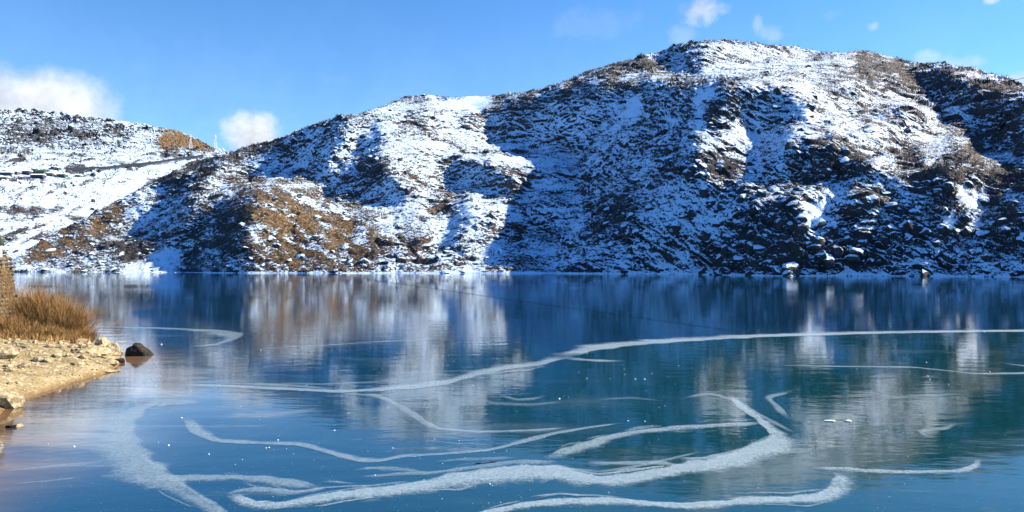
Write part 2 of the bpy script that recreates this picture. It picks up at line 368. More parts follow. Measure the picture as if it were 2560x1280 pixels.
def build_terrain(name, xcols, sky_f, shore_f, dep_f, nrows, gr, sh, cl, ba, wa, label, amp=1.0, seedo=0, rock=None):
    nc = len(xcols); tt = np.linspace(0, 1, nrows)
    xx = np.repeat(xcols[None, :], nrows, 0); s0 = shore_f(xcols)[None, :]; s1 = sky_f(xcols)[None, :]
    yy = s0 + (s1 - s0) * tt[:, None]
    D = dep_f(xx.ravel(), yy.ravel()).reshape(xx.shape)
    # soften cell pattern of the solved depth
    for _ in range(6):
        D[1:-1, 1:-1] = .25 * (D[2:, 1:-1] + D[:-2, 1:-1] + D[1:-1, 2:] + D[1:-1, :-2])
    P = np.stack([(xx - 1280) / F * D, D, H + (HY - yy) / F * D], -1)
    # back of the ridge
    back = []
    top = P[-1]; dirn = np.stack([top[:, 0], top[:, 1], 0 * top[:, 0]], -1); dirn /= np.linalg.norm(dirn, axis=1)[:, None]
    for k, (o, dz) in enumerate([(2, -.2), (5, -.9), (10, -2.5), (20, -7), (40, -18), (80, -42), (160, -90)]):
        q = top + dirn * o; q[:, 2] = np.maximum(top[:, 2] + dz, -3); back.append(q)
    front = P[0].copy(); front2 = P[0].copy(); front[:, 2] = -.25; front2[:, :2] *= 0.97; front2[:, 2] = -4
    P = np.concatenate([front2[None], front[None], P, np.array(back)], 0)
    off = 2
    nr = P.shape[0]
    def normals(P):
        du = np.zeros_like(P); dv = np.zeros_like(P)
        du[:, 1:-1] = P[:, 2:] - P[:, :-2]; du[:, 0] = P[:, 1] - P[:, 0]; du[:, -1] = P[:, -1] - P[:, -2]
        dv[1:-1] = P[2:] - P[:-2]; dv[0] = P[1] - P[0]; dv[-1] = P[-1] - P[-2]
        n = np.cross(du, dv); n /= np.linalg.norm(n, axis=-1, keepdims=True) + 1e-9; return n
    N0 = normals(P); Pf = P.reshape(-1, 3)
    fxx = np.concatenate([xx[:1], xx[:1], xx, np.repeat(xx[-1:], len(back), 0)], 0).ravel()
    fyy = np.concatenate([yy[:1], yy[:1], yy, np.repeat(yy[-1:], len(back), 0)], 0).ravel()
    A_gr, A_sh, A_cl, A_ba, A_wa = [samp(g, fxx, fyy) if not callable(g) else g(fxx, fyy) for g in (gr, sh, cl, ba, wa)]
    ca, sa = math.cos(.62), math.sin(.62); U = np.stack([(fxx * ca + fyy * sa) / 3.2, (-fxx * sa + fyy * ca), 0 * fxx], -1)
    streak = fbm(U, 14, 4, 333 + seedo, .6)
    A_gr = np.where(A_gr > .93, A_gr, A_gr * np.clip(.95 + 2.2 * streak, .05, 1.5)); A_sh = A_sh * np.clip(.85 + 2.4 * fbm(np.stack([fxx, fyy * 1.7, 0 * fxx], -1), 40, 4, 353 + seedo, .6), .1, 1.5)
    # noise, strata tilted: stretched along one direction of the slope
    kx = np.clip((fxx - 900) / 900, 0, 1); an = .55 * kx - .25 * (1 - kx); c, s_ = np.cos(an), np.sin(an)
    T = np.stack([(Pf[:, 0] * c - Pf[:, 2] * s_) * (.80 - .22 * kx), Pf[:, 1] * .85, (Pf[:, 0] * s_ + Pf[:, 2] * c) * (1.05 + .15 * kx)], -1)
    W = T + 2.3 * np.stack([vnoise(T, 5, 90 + seedo), vnoise(T, 5, 91 + seedo), vnoise(T, 5, 92 + seedo)], -1)
    calm = 1 - .65 * A_ba
    d1 = fbm(Pf, 34, 3, 3 + seedo, .5, True) * .5
    d2 = blocks(W, 7.5, 11 + seedo) * (1.0 + 2.9 * A_cl + 2.2 * np.clip(fbm(Pf, 45, 2, 71 + seedo) * 2 - .1, 0, 1))
    patch = np.clip(fbm(Pf, 26, 3, 77 + seedo) * 2.0 + .55, 0.12, 1.3)
    d3 = blocks(W + 31, 3.0, 23 + seedo) * (.68 + .7 * A_cl) * patch
    d4 = fbm(T, 1.5, 2, 41 + seedo) * .36
    d = (d1 + (d2 * np.clip(patch + .3, 0, 1) + d3 + d4) * calm) * amp
    row = np.repeat(np.arange(nr), nc); damp = np.clip((row - off) / 9.0, 0.0, 1); damp = np.where(row < off, 0, np.maximum(damp, .12))
    d *= damp
    N0f = N0.reshape(-1, 3)
    up = np.array([0, 0, 1.0])[None] * .45 + N0f; up /= np.linalg.norm(up, axis=1)[:, None]
    Pd = Pf + up * d[:, None]
    N1 = normals(Pd.reshape(P.shape)).reshape(-1, 3)
    rel = N1[:, 2] - N0f[:, 2]
    lowf = fbm(Pf, 18, 3, 60 + seedo)
    lf2 = fbm(T, 6.0, 3, 66 + seedo, .6)
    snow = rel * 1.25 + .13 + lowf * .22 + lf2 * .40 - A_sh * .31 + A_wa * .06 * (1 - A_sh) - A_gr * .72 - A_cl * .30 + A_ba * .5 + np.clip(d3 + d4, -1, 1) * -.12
    snow = np.where(row < off + 3, snow + .5, snow)
    if rock is not None: snow = snow + rock(fxx, fyy)
    idx = np.arange(nr * nc).reshape(nr, nc)
    Fq = np.stack([idx[:-1, :-1], idx[:-1, 1:], idx[1:, 1:], idx[1:, :-1]], -1).reshape(-1, 4)
    me = np_mesh(name, Pd, Fq, False, dict(snow=snow, grass=A_gr, shrub=A_sh * .62 + .1, warm=A_wa))
    o = link(name, me, M_TERR); tag(o, label, kind='structure')
    G = Pd.reshape(P.shape)
    return o, G, dict(x=xx, y=yy, off=off, N=N1.reshape(P.shape), gr=A_gr.reshape(nr, nc), sh=A_sh.reshape(nr, nc), cl=A_cl.reshape(nr, nc), ba=A_ba.reshape(nr, nc), snow=snow.reshape(nr, nc))

xc = np.concatenate([np.arange(-480, -20, 10.0), np.arange(-20, 2580, 2.05), np.arange(2590, 3041, 12.0)])
mountain, MG, MI = build_terrain('mountain', xc, skyline, shore, depth_at, 420, GRASS, SHRUB_SHADE, CLIFF, BARE, WARM, 'long snowy rocky mountain ridge rising beyond the lake')

# ------------------------------------------------------------------ far hillside on the left
FAR_SKY = [(-480, 300), (-200, 272), (0, 275), (60, 274), (100, 277), (150, 280), (200, 292), (260, 298), (320, 305), (370, 313), (400, 318), (440, 325), (480, 340), (520, 362), (560, 377), (600, 394), (700, 440), (900, 500)]
def far_sky(x): return interp(FAR_SKY, x)
def far_shore(x): return 0 * x + 672
def far_dep(x, y):
    X = (x - 1280) / F; Z = (HY - y) / F
    t = np.clip((672 - y) / 400, 0, 1)
    return np.exp(np.log(460) + 0.55 * (X + .7) + 3.1 * Z + .22 * np.sin(3.3 * t + 2 * X) * t)
FG_ = union([[(375, 300), (440, 318), (480, 335), (530, 360), (575, 376), (600, 400), (540, 378), (430, 372), (395, 350), (415, 335)]], 3) * .88 + union([[(0, 530), (60, 530), (60, 560), (0, 565)], [(380, 340), (440, 345), (440, 378), (370, 370)]], 4) * .35
FS_ = union([[(0, 300), (130, 300), (250, 330), (200, 375), (0, 375)], [(210, 410), (330, 395), (330, 425), (210, 425)], [(50, 425), (200, 420), (200, 440), (50, 440)]], 5) * .5
FC_ = union([[(0, 278), (330, 306), (330, 350), (230, 372), (0, 378)]], 6) * .75
FB_ = union([[(-480, 395), (100, 395), (210, 392), (200, 700), (-480, 700)], [(200, 440), (560, 395), (560, 690), (200, 700)]], 10) * .30
def far_rock(x, y): return np.where(y < 380, .10, .06) - .5 * np.clip(fbm(np.stack([x / 3, y, 0 * x], -1), 16, 3, 888) * 2 - .2, 0, 1) * (y > 380) - .5 * np.clip(fbm(np.stack([(x * .94 - y * .34) / 5, x * .34 + y * .94, 0 * x], -1), 9, 3, 898) * 2.2 - .35, 0, 1) * (y > 395)
xf = np.concatenate([np.arange(-480, -20, 10.0), np.arange(-20, 640, 2.3), np.arange(650, 900, 20.0)])
far_hill, FG, FI = build_terrain('hill', xf, far_sky, far_shore, far_dep, 300, FG_, FS_, FC_, FB_, WARM * 0 + .12, 'far snow covered hill behind the spur at left', amp=1.7, seedo=500, rock=far_rock)

def terr_pt(G, I, xcols, x, y):
    """displaced terrain point closest to a photo position"""
    j = int(np.clip(np.searchsorted(xcols, x), 0, len(xcols) - 1)); col = I['y'][:, j]
    i = int(np.argmin(np.abs(col - y))) + I['off']; return Vector(G[i, j]), i, j

# ------------------------------------------------------------------ lake water and ice
def lake_mat(name, base, rough, ice):
    m, t = new_mat(name); pos = t.n('ShaderNodeNewGeometry').outputs['Position']
    p2 = t.scaled(pos, (.5, 1.0, 1)); 
    big = t.noise(pos, .05, 4, .6, .5); mid = t.noise(t.scaled(pos, (.35, 1, 1), (0, 0, .2)), .35, 5, .6, .3)
    fine = t.noise(p2, 3.2, 4, .55); rip = t.noise(t.scaled(pos, (.45, 1, 1)), .9, 3, .5)
    sh = t.attr('shallow').outputs['Fac']
    col = t.mix(t.ss(big, .35, .68), base, tuple(q * f for q, f in zip(base, (1.2, .72, .8))))
    sxp = t.n('ShaderNodeSeparateXYZ'); t.set(sxp.inputs[0], pos); gx_ = t.ss(t.m('ADD', sxp.outputs[0], t.m('MULTIPLY', t.m('SUBTRACT', big, .5), 18.0)), -12.0, 10.0)
    if ice: col = t.mix(gx_, (.001, .034, .084), (.0012, .034, .044))
    if ice:
        film_refl = t.m('MULTIPLY', t.ss(mid, .5, .78), t.ss(big, .42, .66, .0, .14))
        film_refl = t.m('ADD', film_refl, t.m('MULTIPLY', t.attr('film_refl').outputs['Fac'], t.ss(mid, .25, .7, .25, .8)), clamp=True)
        col = t.mix(film_refl, col, (.34, .45, .56))
        scr = t.noise(t.scaled(pos, (.13, 1.3, 1), (0, 0, .06)), 1.1, 5, .62, .25); reg = t.noise(pos, .11, 3, .5)
        film_refl = t.m('ADD', t.m('MULTIPLY', t.ss(scr, .60, .74), t.ss(reg, .42, .62, .02, .26)), 0.0)
        col = t.mix(film_refl, col, (.38, .46, .50))
        spk = t.noise(pos, 26, 2, .5); col = t.mix(t.ss(spk, .735, .76, 0, .6), col, (.7, .75, .8))
        r = t.ss(mid, .3, .75, rough * .6, rough * 2.2)
        h = t.m('ADD', t.m('MULTIPLY', fine, .0035), t.m('MULTIPLY', rip, .012))
    else:
        r = rough; wind = t.ss(t.noise(t.scaled(pos, (.3, 1, 1)), .03, 3, .5), .35, .65, .25, 1.0)
        h = t.m('MULTIPLY', t.m('ADD', t.m('MULTIPLY', fine, .005), t.m('ADD', t.m('MULTIPLY', rip, .016), t.m('MULTIPLY', t.noise(p2, 9.0, 2, .5), .0016))), wind)
    col = t.mix(sh, col, t.mix(t.ss(mid, .35, .65), (.06, .034, .010), (.20, .115, .035)))
    finish(t, col, r, h, 1.0 if not ice else .8, 1.0, .5, IOR=1.42)
    return m
M_WATER = lake_mat('open_lake_water', (.0015, .030, .072), .05, False)
M_ICE = lake_mat('clear_lake_ice', (.0015, .038, .052), .035, True)

# water: a grid that is finer near the bank so that the shallows can be tinted
BANK = [(-12.6, 10), (-13.6, 17), (-15.0, 20.5), (-17.2, 24), (-19.0, 27.5), (-19.35, 29.9), (-19.6, 33), (-19.7, 35.8), (-20.6, 38.3), (-21.6, 40.5), (-23.3, 43.3), (-25.5, 45.5), (-28.5, 49.5), (-31.9, 54.5), (-40, 66), (-60, 84), (-110, 100)]
def seg_dist(x, y, pts):
    """distance to the polyline and side: positive on its left (land) side"""
    best = np.full(x.shape, 1e9); side = np.zeros(x.shape)
    for (x1, y1), (x2, y2) in zip(pts[:-1], pts[1:]):
        dx, dy = x2 - x1, y2 - y1; t = np.clip(((x - x1) * dx + (y - y1) * dy) / (dx * dx + dy * dy), 0, 1)
        d = np.hypot(x - x1 - t * dx, y - y1 - t * dy); cr = dx * (y - y1) - dy * (x - x1)
        m = d < best; best = np.where(m, d, best); side = np.where(m, np.sign(cr), side)
    return best * side
def grid_obj(name, xs, ys, z, mat, label):
    xx, yy = np.meshgrid(xs, ys); sdv = seg_dist(xx.ravel(), yy.ravel(), BANK)
    V = np.stack([xx.ravel(), yy.ravel(), np.full(xx.size, z)], -1); n0, n1 = xx.shape; idx = np.arange(n0 * n1).reshape(n0, n1)
    Fq = np.stack([idx[:-1, :-1], idx[:-1, 1:], idx[1:, 1:], idx[1:, :-1]], -1).reshape(-1, 4)
    return xx, yy, V, Fq, sdv
xs_ = np.concatenate([[-2500, -800, -300, -120, -60], np.arange(-45, -8, .5), [-4, 20, 80, 300, 900, 2500]]); ys_ = np.concatenate([[-1500, -200, -20, 0], np.arange(10, 60, .5), [70, 90, 130, 250, 600, 1500, 3500]])
xx, yy, V, Fq, sdv = grid_obj('water', xs_, ys_, 0, M_WATER, '')
shal = np.clip(1 + sdv / 3.4, 0, 1) ** 1.2 * .85
lake = link('lake_water', np_mesh('lake_water', V, Fq, True, dict(shallow=shal)), M_WATER); tag(lake, 'open rippled lake water reflecting the mountain', kind='structure')

ICE_EDGE = [(3000, 812), (2560, 827), (2300, 830), (2100, 834), (1900, 840), (1700, 850), (1560, 860), (1480, 870), (1430, 884), (1400, 888), (1385, 868), (1320, 858), (1180, 856), (1090, 850), (980, 853),
            (900, 858), (820, 864), (740, 868), (660, 876), (640, 884), (600, 872), (575, 862), (602, 846), (590, 835), (540, 828), (470, 825), (400, 821), (300, 819), (236, 817)]
pts = [at(*p)[:2] for p in ICE_EDGE] + [(-26.5, 46.3), (-23.6, 43.0), (-20.8, 38.0), (-19.8, 33), (-19.2, 28), (-17.4, 24), (-15.2, 20.5), (-13.8, 17), (-12.8, 10), (-12.8, 2), (60, 2), (60, 20)]
# jitter the edge so it looks broken
P2 = []
for i in range(len(pts)):
    a, b = Vector(pts[i]), Vector(pts[(i + 1) % len(pts)]); n = max(1, min(14, int((b - a).length / .8)))
    for k in range(n):
        q = a.lerp(b, k / n)
        if i < len(ICE_EDGE): q += Vector((random.uniform(-.25, .25), random.uniform(-.5, .5)))
        P2.append(q)
# rasterised ice sheet: fine grid cut by the outline keeps attributes for frost and the painted cloud reflection
from mathutils.geometry import delaunay_2d_cdt
P2 = [Vector((p[0], p[1])) for p in P2]; nb = len(P2)
for y_ in np.concatenate([np.arange(11, 40, .9), np.arange(40, 62, 1.6)]):
    for x_ in np.arange(-40, 0, 1.1): P2.append(Vector((x_ + random.uniform(-.2, .2), y_)))
cv, ce, cf, _a, _b, _c = delaunay_2d_cdt(P2, [], [list(range(nb))], 1, 1e-4)
me = bpy.data.meshes.new('ice_sheet'); me.from_pydata([(v.x, v.y, .012) for v in cv], [], [list(f) for f in cf]); me.update()
co = np.zeros(len(me.vertices) * 3); me.vertices.foreach_get('co', co); co = co.reshape(-1, 3)
pxx = 1280 + co[:, 0] / co[:, 1] * F; pyy = HY + (H - .012) / co[:, 1] * F
def gauss(x, y, cx, cy, rx, ry): return np.exp(-(((x - cx) / rx) ** 2 + ((y - cy) / ry) ** 2))
film_refl = .85 * gauss(pxx, pyy, 340, 945, 190, 55) + .95 * gauss(pxx, pyy, 120, 1070, 210, 75) + .35 * gauss(pxx, pyy, 430, 1000, 120, 30) + .22 * gauss(pxx, pyy, 640, 1010, 120, 50)  # pale spots at far left and centre also paint in the clouds' reflection
for nme, val in (('film_refl', film_refl * (1 - np.clip(1 + seg_dist(co[:, 0], co[:, 1], BANK) / 3.4, 0, 1))), ('shallow', np.clip(1 + seg_dist(co[:, 0], co[:, 1], BANK) / 3.4, 0, 1) ** 1.2 * .9)):
    a_ = me.attributes.new(nme, 'FLOAT', 'POINT'); a_.data.foreach_set('value', val.astype(np.float32))
ice = link('ice_sheet', me, M_ICE); tag(ice, 'clear teal ice sheet covering the near part of the lake', kind='structure')

# frosty bands frozen on the ice -------------------------------------
def frost_mat():
    m, t = new_mat('white_frost_ice'); pos = t.n('ShaderNodeNewGeometry').outputs['Position']
    e = t.attr('edge').outputs['Fac']; n1 = t.noise(t.scaled(pos, (.6, 1, 1)), 2.1, 8, .68, .9); n2 = t.noise(pos, 14, 3, .6)
    n3 = t.noise(t.scaled(pos, (.45, 1, 1)), .42, 3, .6, .3)
    v = t.m('ADD', t.m('MULTIPLY', e, 1.3), t.m('MULTIPLY', t.m('SUBTRACT', n1, .5), 1.45)); v = t.m('ADD', v, t.m('MULTIPLY', t.m('SUBTRACT', n2, .5), .8)); v = t.m('ADD', v, t.m('MULTIPLY', t.m('SUBTRACT', n3, .5), 1.8))
    al = t.m('MULTIPLY', t.ss(v, .15, 1.35), t.m('MULTIPLY', t.attr('opac').outputs['Fac'], .53))
    c = t.mix(t.ss(n2, .3, .7), (.20, .33, .46), (.38, .54, .68))
    finish(t, c, .55, n2, .3, .02, .3, Alpha=al); return m
M_FROST = frost_mat()
def band(pts, label, op=.85, group='frosty white bands on the ice', parent=None, crisp=1):
    """pts: photo x, y, half thickness in photo rows"""
    a = np.array(pts, float); seg = np.hypot(np.diff(a[:, 0]), np.diff(a[:, 1]) * 2); s = np.concatenate([[0], np.cumsum(seg)]); n = int(s[-1] / 9) + 3
    ss = np.linspace(0, s[-1], n)
    def cr(col):   # smooth interpolation
        v = np.interp(ss, s, a[:, col]); 
        for _ in range(4): v[1:-1] = .25 * v[:-2] + .5 * v[1:-1] + .25 * v[2:]
        return v
    x, y, w = cr(0), cr(1), cr(2)
    jit = np.array([mnoise.noise((q / 28., 5.2, len(pts) * 1.7)) + .5 * mnoise.noise((q / 11., 8.2, len(pts) * 1.7)) for q in ss])
    w = w * (1 + .4 * np.array([mnoise.noise((q / 40., 0, len(pts) * 3.3)) for q in ss]))
    # world centre line and a normal to it in the plane of the ice
    D = H * F / (y - HY); C = np.stack([(x - 1280) / F * D, D], -1)
    T = np.gradient(C, axis=0); T /= np.linalg.norm(T, axis=1)[:, None] + 1e-9; Nn = np.stack([-T[:, 1], T[:, 0]], -1)
    pxm = D / F                                    # metres per pixel across; along depth it is D*D/(H*F)
    dep = D * D / (H * F)
    half = w * np.sqrt((Nn[:, 0] * pxm * 1.6) ** 2 + (Nn[:, 1] * dep) ** 2)
    V, E, O = [], [], []; K = 18
    endf = np.clip(np.minimum(np.arange(n), np.arange(n)[::-1]) / 5., 0, 1)
    for i in range(n):
        for k in range(K + 1):
            u = k / K * 2 - 1; V.append((C[i, 0] + Nn[i, 0] * half[i] * u * 1.75, C[i, 1] + Nn[i, 1] * half[i] * u * 1.75, .016 + .014 * (1 - u * u))); us = u * crisp
            e_ = (1 - min(1, max(0, (us - .36) / .22)) ** 1.5) if us > 0 else math.exp(-(us * 1.55) ** 2 * 1.5)
            E.append(e_ * (.25 + .75 * endf[i]) - .4 * max(0, abs(u) - .75) / .25); O.append(op)
    Fq = [(i * (K + 1) + k, (i + 1) * (K + 1) + k, (i + 1) * (K + 1) + k + 1, i * (K + 1) + k + 1) for i in range(n - 1) for k in range(K)]
    o = link('frost_band', np_mesh('frost_band', V, Fq, True, dict(edge=E, opac=O)), M_FROST)
    if parent is not None: o.name = 'strand'; o.parent = parent; return o
    big_ = float(np.mean(w))
    if big_ > 5:
        rs = random.Random(int(s[-1] * 10)); 
        for _ in range(int(big_ / 2.2) + 2):
            m0 = rs.uniform(.02, .8); m1 = min(.98, m0 + rs.uniform(.08, .22)); i0, i1 = int(m0 * n), int(m1 * n)
            if i1 - i0 < 6: continue
            sg = rs.choice((-1, -1, 1)); of = rs.uniform(.7, 1.7); kk = np.linspace(i0, i1 - 1, 5).astype(int); hump = (1.05, 1.25, 1.1, .9, .55)
            if rs.random() < .5: hump = hump[::-1]
            sub = [(x[q], y[q] + sg * (w[q] * of * h_ + 3), rs.uniform(1.2, 3.2)) for q, h_ in zip(kk, hump)]
            if min(q[1] for q in sub) > 700: band(sub, None, op * rs.uniform(.35, .75), None, o)
    return tag(o, label, 'ice band', group)
BANDS = [
 ([(880, 1180, 3), (930, 1172, 6), (1000, 1176, 6), (1060, 1184, 4)], 'small ragged frost patch above the left part of the thickest band', .5),
 ([(560, 1242, 4), (600, 1228, 7), (660, 1226, 8), (720, 1236, 9), (780, 1230, 8), (830, 1216, 4)], 'frost loop closing a dark eye left of the thickest band', .6),
 ([(800, 1206, 2), (850, 1208, 4), (890, 1214, 3)], 'tiny frost patch beyond the tip of the mottled tongue', .5),
 ([(1080, 1160, 3), (1140, 1152, 6), (1220, 1150, 5), (1290, 1146, 3)], 'wispy frost patch in the middle of the foreground', .4),
 ([(0, 1180, 3), (70, 1174, 4), (160, 1166, 5), (250, 1160, 6)], 'pale ripple of frost left of the broad C shaped band', .35),
 ([(30, 1212, 2), (110, 1206, 3), (200, 1196, 3)], 'faint low frost ripple near the left edge', .3),
 ([(1180, 996, 2), (1230, 1010, 4), (1330, 1014, 4), (1420, 1004, 2)], 'faint frost smear under the pale oval smear', .3),
 ([(1500, 1000, 2), (1580, 996, 3), (1660, 1004, 2)], 'thin short frost wisp on the dark green ice', .3),
 ([(2200, 1000, 2), (2290, 992, 3), (2400, 986, 2)], 'thin frost wisp on the right ice', .3),
 ([(2700, 822, 3), (2560, 827, 3), (2300, 830, 3), (2100, 834, 3.5), (1900, 840, 4), (1700, 850, 5), (1560, 860, 7), (1480, 870, 9), (1432, 884, 9), (1404, 893, 6)], 'long pale rim where the ice sheet meets open water at right', .95),
 ([(1410, 893, 4), (1440, 899, 4), (1500, 903, 3), (1560, 905, 2)], 'thin pale tail curling back under the bend of the rim', .7),
 ([(1410, 892, 6), (1350, 908, 7), (1250, 922, 7), (1195, 934, 9), (1120, 955, 8), (1050, 966, 7), (950, 975, 5), (850, 980, 4), (700, 972, 4), (560, 966, 4), (450, 962, 3)], 'milky band running from the bend of the rim down to the left', .8),
 ([(910, 982, 4), (960, 998, 4), (1000, 1018, 5), (1040, 1042, 6), (1060, 1058, 6), (1095, 1075, 5), (1200, 1082, 3), (1330, 1078, 3), (1420, 1072, 3)], 'wedge shaped frosty line branching off the milky band', .6),
 ([(1560, 1058, 2), (1460, 1072, 3), (1380, 1086, 4), (1320, 1102, 5), (1230, 1126, 4), (1100, 1137, 4), (1010, 1141, 5), (950, 1154, 5), (900, 1152, 6), (830, 1134, 5), (750, 1111, 4), (640, 1109, 4), (540, 1103, 5), (492, 1080, 7), (468, 1042, 6)], 'slim winding frost line across the deep blue ice', .65),
 ([(500, 1010, 4), (460, 1008, 8), (400, 1006, 14), (340, 1024, 18), (300, 1058, 18), (296, 1105, 20), (318, 1152, 24), (365, 1192, 22), (430, 1220, 16), (500, 1256, 13), (570, 1300, 10)], 'broad pale C shaped band near the shallow bank', .62),
 ([(390, 1197, 8), (500, 1197, 8), (600, 1196, 8), (680, 1204, 11), (740, 1214, 12), (800, 1222, 6)], 'mottled frost tongue joining the broad C shaped band', .6),
 ([(570, 1236, 9), (620, 1262, 10), (690, 1268, 12), (760, 1256, 13), (850, 1240, 13), (950, 1232, 15), (1050, 1218, 17), (1150, 1199, 19), (1250, 1186, 21), (1330, 1180, 21), (1400, 1185, 19), (1460, 1200, 15), (1530, 1205, 14), (1600, 1195, 14), (1700, 1176, 15), (1800, 1162, 17), (1870, 1144, 19), (1935, 1118, 20), (1955, 1095, 15), (1925, 1070, 11), (1895, 1045, 10), (1855, 1020, 9), (1825, 988, 6)], 'thickest white band sweeping across the foreground ice', 1.0),
 ([(900, 1196, 4), (1000, 1188, 6), (1080, 1185, 5), (1180, 1172, 6), (1280, 1158, 7), (1390, 1157, 5)], 'ragged wispy frost just above the thickest band', .55),
 ([(1370, 1150, 5), (1420, 1130, 12), (1475, 1115, 11), (1520, 1096, 7), (1590, 1082, 6), (1680, 1073, 6), (1770, 1067, 6), (1860, 1062, 5), (1910, 1058, 3)], 'feathery frost arc enclosing the dark green ice', .8),
 ([(1470, 1160, 5), (1560, 1160, 4), (1650, 1158, 5), (1700, 1168, 7)], 'short frost streak beside the thickest band', .6),
 ([(1700, 1150, 4), (1770, 1148, 5), (1830, 1138, 8), (1860, 1125, 5)], 'small frost curl inside the dark green ice', .7),
 ([(1150, 1300, 6), (1240, 1280, 9), (1320, 1264, 10), (1420, 1256, 10), (1520, 1254, 9), (1600, 1260, 8), (1700, 1268, 8), (1800, 1262, 9), (1900, 1253, 10), (1990, 1252, 10), (2060, 1246, 12), (2100, 1228, 16), (2112, 1200, 14), (2086, 1178, 8)], 'white band along the bottom edge turning up at right', 1.0),
 ([(2030, 1176, 5), (2070, 1174, 8), (2150, 1179, 7), (2250, 1183, 6), (2330, 1182, 5), (2400, 1180, 3), (2440, 1168, 5), (2450, 1150, 3)], 'straight frost spur at lower right', .85),
 ([(1960, 915, 1.2), (2080, 917, 1.5), (2280, 919, 2), (2370, 928, 2), (2440, 936, 2), (2560, 934, 2), (2700, 930, 2)], 'hair thin frost crack in the ice at right', .7),
 ([(1985, 975, 2), (1955, 985, 4), (1915, 995, 4), (1940, 1015, 6), (1970, 1050, 5)], 'small Z shaped frost mark near the dark patch', .55),
 ([(1700, 1000, 2), (1770, 985, 5), (1830, 1000, 6), (1900, 1040, 7), (1985, 1085, 6)], 'faint frost fan beside the top of the thickest band', .5),
 ([(2490, 905, 2), (2530, 912, 3), (2600, 920, 3)], 'short frost dash at the right edge', .6),
 ([(2390, 1058, 2), (2360, 1074, 4), (2300, 1078, 4), (2305, 1090, 3), (2345, 1100, 3)], 'faint hook of frost on the right ice', .5),
 ([(1240, 985, 2), (1290, 1002, 4), (1340, 998, 3), (1365, 990, 2)], 'pale oval frost smear in the middle of the ice', .4),
 ([(200, 816, 1.5), (300, 819, 1.5), (400, 821, 1.8), (480, 825, 2.5), (540, 829, 5), (582, 838, 7), (578, 850, 7), (540, 862, 6), (480, 868, 3)], 'thin ice lobe rim curving off the grassy bank', .55),
 ([(640, 876, 1.2), (720, 868, 1.5), (820, 864, 1.5), (900, 858, 1.5), (1000, 852, 1.3), (1090, 850, 1.3)], 'faint broken ice edge before the rippled water', .45),
 ([(680, 960, 2), (800, 962, 2.2), (980, 955, 2)], 'faint double line above the milky band', .35),
 ([(560, 1040, 5), (680, 1040, 8), (800, 1024, 6)], 'soft pale smear on the blue ice at left', .28),
]
FLIP = ('broad pale C', 'thickest white', 'mottled frost', 'slim winding')
for pts_, lab, op in BANDS: band(pts_, lab, op, crisp=1)

# snow flecks -----------------------------------------------------------
def rock_mesh(name, seed, sub=1, sq=(1, .8, .6), jag=.35, smooth=False):
    bm = bmesh.new(); bmesh.ops.create_icosphere(bm, subdivisions=sub, radius=1)
    r = random.Random(seed); planes = [(Vector((r.gauss(0, 1), r.gauss(0, 1), r.gauss(0, 1))).normalized(), r.uniform(.45, .85)) for _ in range(9)]
    for v in bm.verts:
        for n, d in planes:
            k = v.co.dot(n)
            if k > d: v.co -= n * (k - d)
        v.co *= 1 + jag * .5 * mnoise.noise(v.co * 1.7 + Vector((seed * 3.1, 0, 0))) + jag * .25 * mnoise.noise(v.co * 5 + Vector((seed, 7, 0)))
        v.co = Vector((v.co.x * sq[0], v.co.y * sq[1], v.co.z * sq[2]))
    for f in bm.faces: f.smooth = smooth
    me = bpy.data.meshes.new(name); bm.to_mesh(me); bm.free(); return me
M_SNOWBIT = simple_mat('packed_snow', (.60, .72, .90), (.72, .82, .95), 30, .7, .3)
bits = []
for i in range(5):
    me = rock_mesh('snow_chunk', 40 + i, 1, (1, .8, .45)); me.materials.append(M_SNOWBIT); bits.append(me)
big_bits = [(502, 1077, 5.0), (0, 0, 0)]
chunk_px = [(836, 1078, 5), (665, 1122, 4), (983, 980, 4), (1183, 966, 4), (1398, 998, 5), (1467, 947, 4), (695, 1102, 4), (672, 1121, 5), (716, 1124, 3), (982, 1122, 4), (986, 896, 3), (2319, 942, 5), (2316, 907, 3),
            (2475, 931, 4), (2372, 963, 3), (1570, 1054, 4), (1612, 1055, 4), (1770, 1160, 4), (454, 1047, 5), (421, 1115, 5), (522, 1137, 4), (1612, 949, 4), (1588, 949, 4), (2108, 1080, 4), (2443, 827, 4), (2461, 831, 3), (404, 862, 4),
            (1225, 1212, 5), (938, 1190, 4), (1060, 1202, 4), (2325, 950, 4), (1895, 1222, 3), (1648, 1020, 3), (1662, 1016, 3), (968, 1022, 4), (652, 876, 3), (766, 965, 3), (280, 1050, 3), (120, 1112, 3), (185, 1118, 5)]
while len(chunk_px) < 230:
    x = random.gauss(1350, 620); y = random.uniform(880, 1275)
    if 300 < x < 2555 and not (x < 420 and y < 960): chunk_px.append((x, y, random.choice((1.3, 1.6, 2.0, 2.4))))
first = True
for i, (x, y, s) in enumerate(chunk_px):
    p = at(x, y); D = p[1]; r = s * .62 * D / F
    o = bpy.data.objects.new('snow_chunk', bits[i % 5]); COL.objects.link(o); o.location = (p[0], p[1], .015 + r * .3)
    o.scale = (r, r * 1.4, r * 1.1); o.rotation_euler = (0, 0, random.uniform(0, 6.28))
    zone = 'the deep blue ice at left' if x < 900 else 'the middle of the ice' if x < 1400 else 'the dark green ice' if x < 2000 else 'the ice at right'
    band_ = 'far out near the open water' if y < 930 else 'halfway across' if y < 1060 else 'between the frost bands' if y < 1180 else 'near the bottom edge'
    tag(o, ('bright snow lump' if s >= 4 else 'small snow fleck' if s > 1.9 else 'tiny snow fleck') + ' on %s, %s' % (zone, band_), 'snow lump', 'snow lumps scattered on the ice')
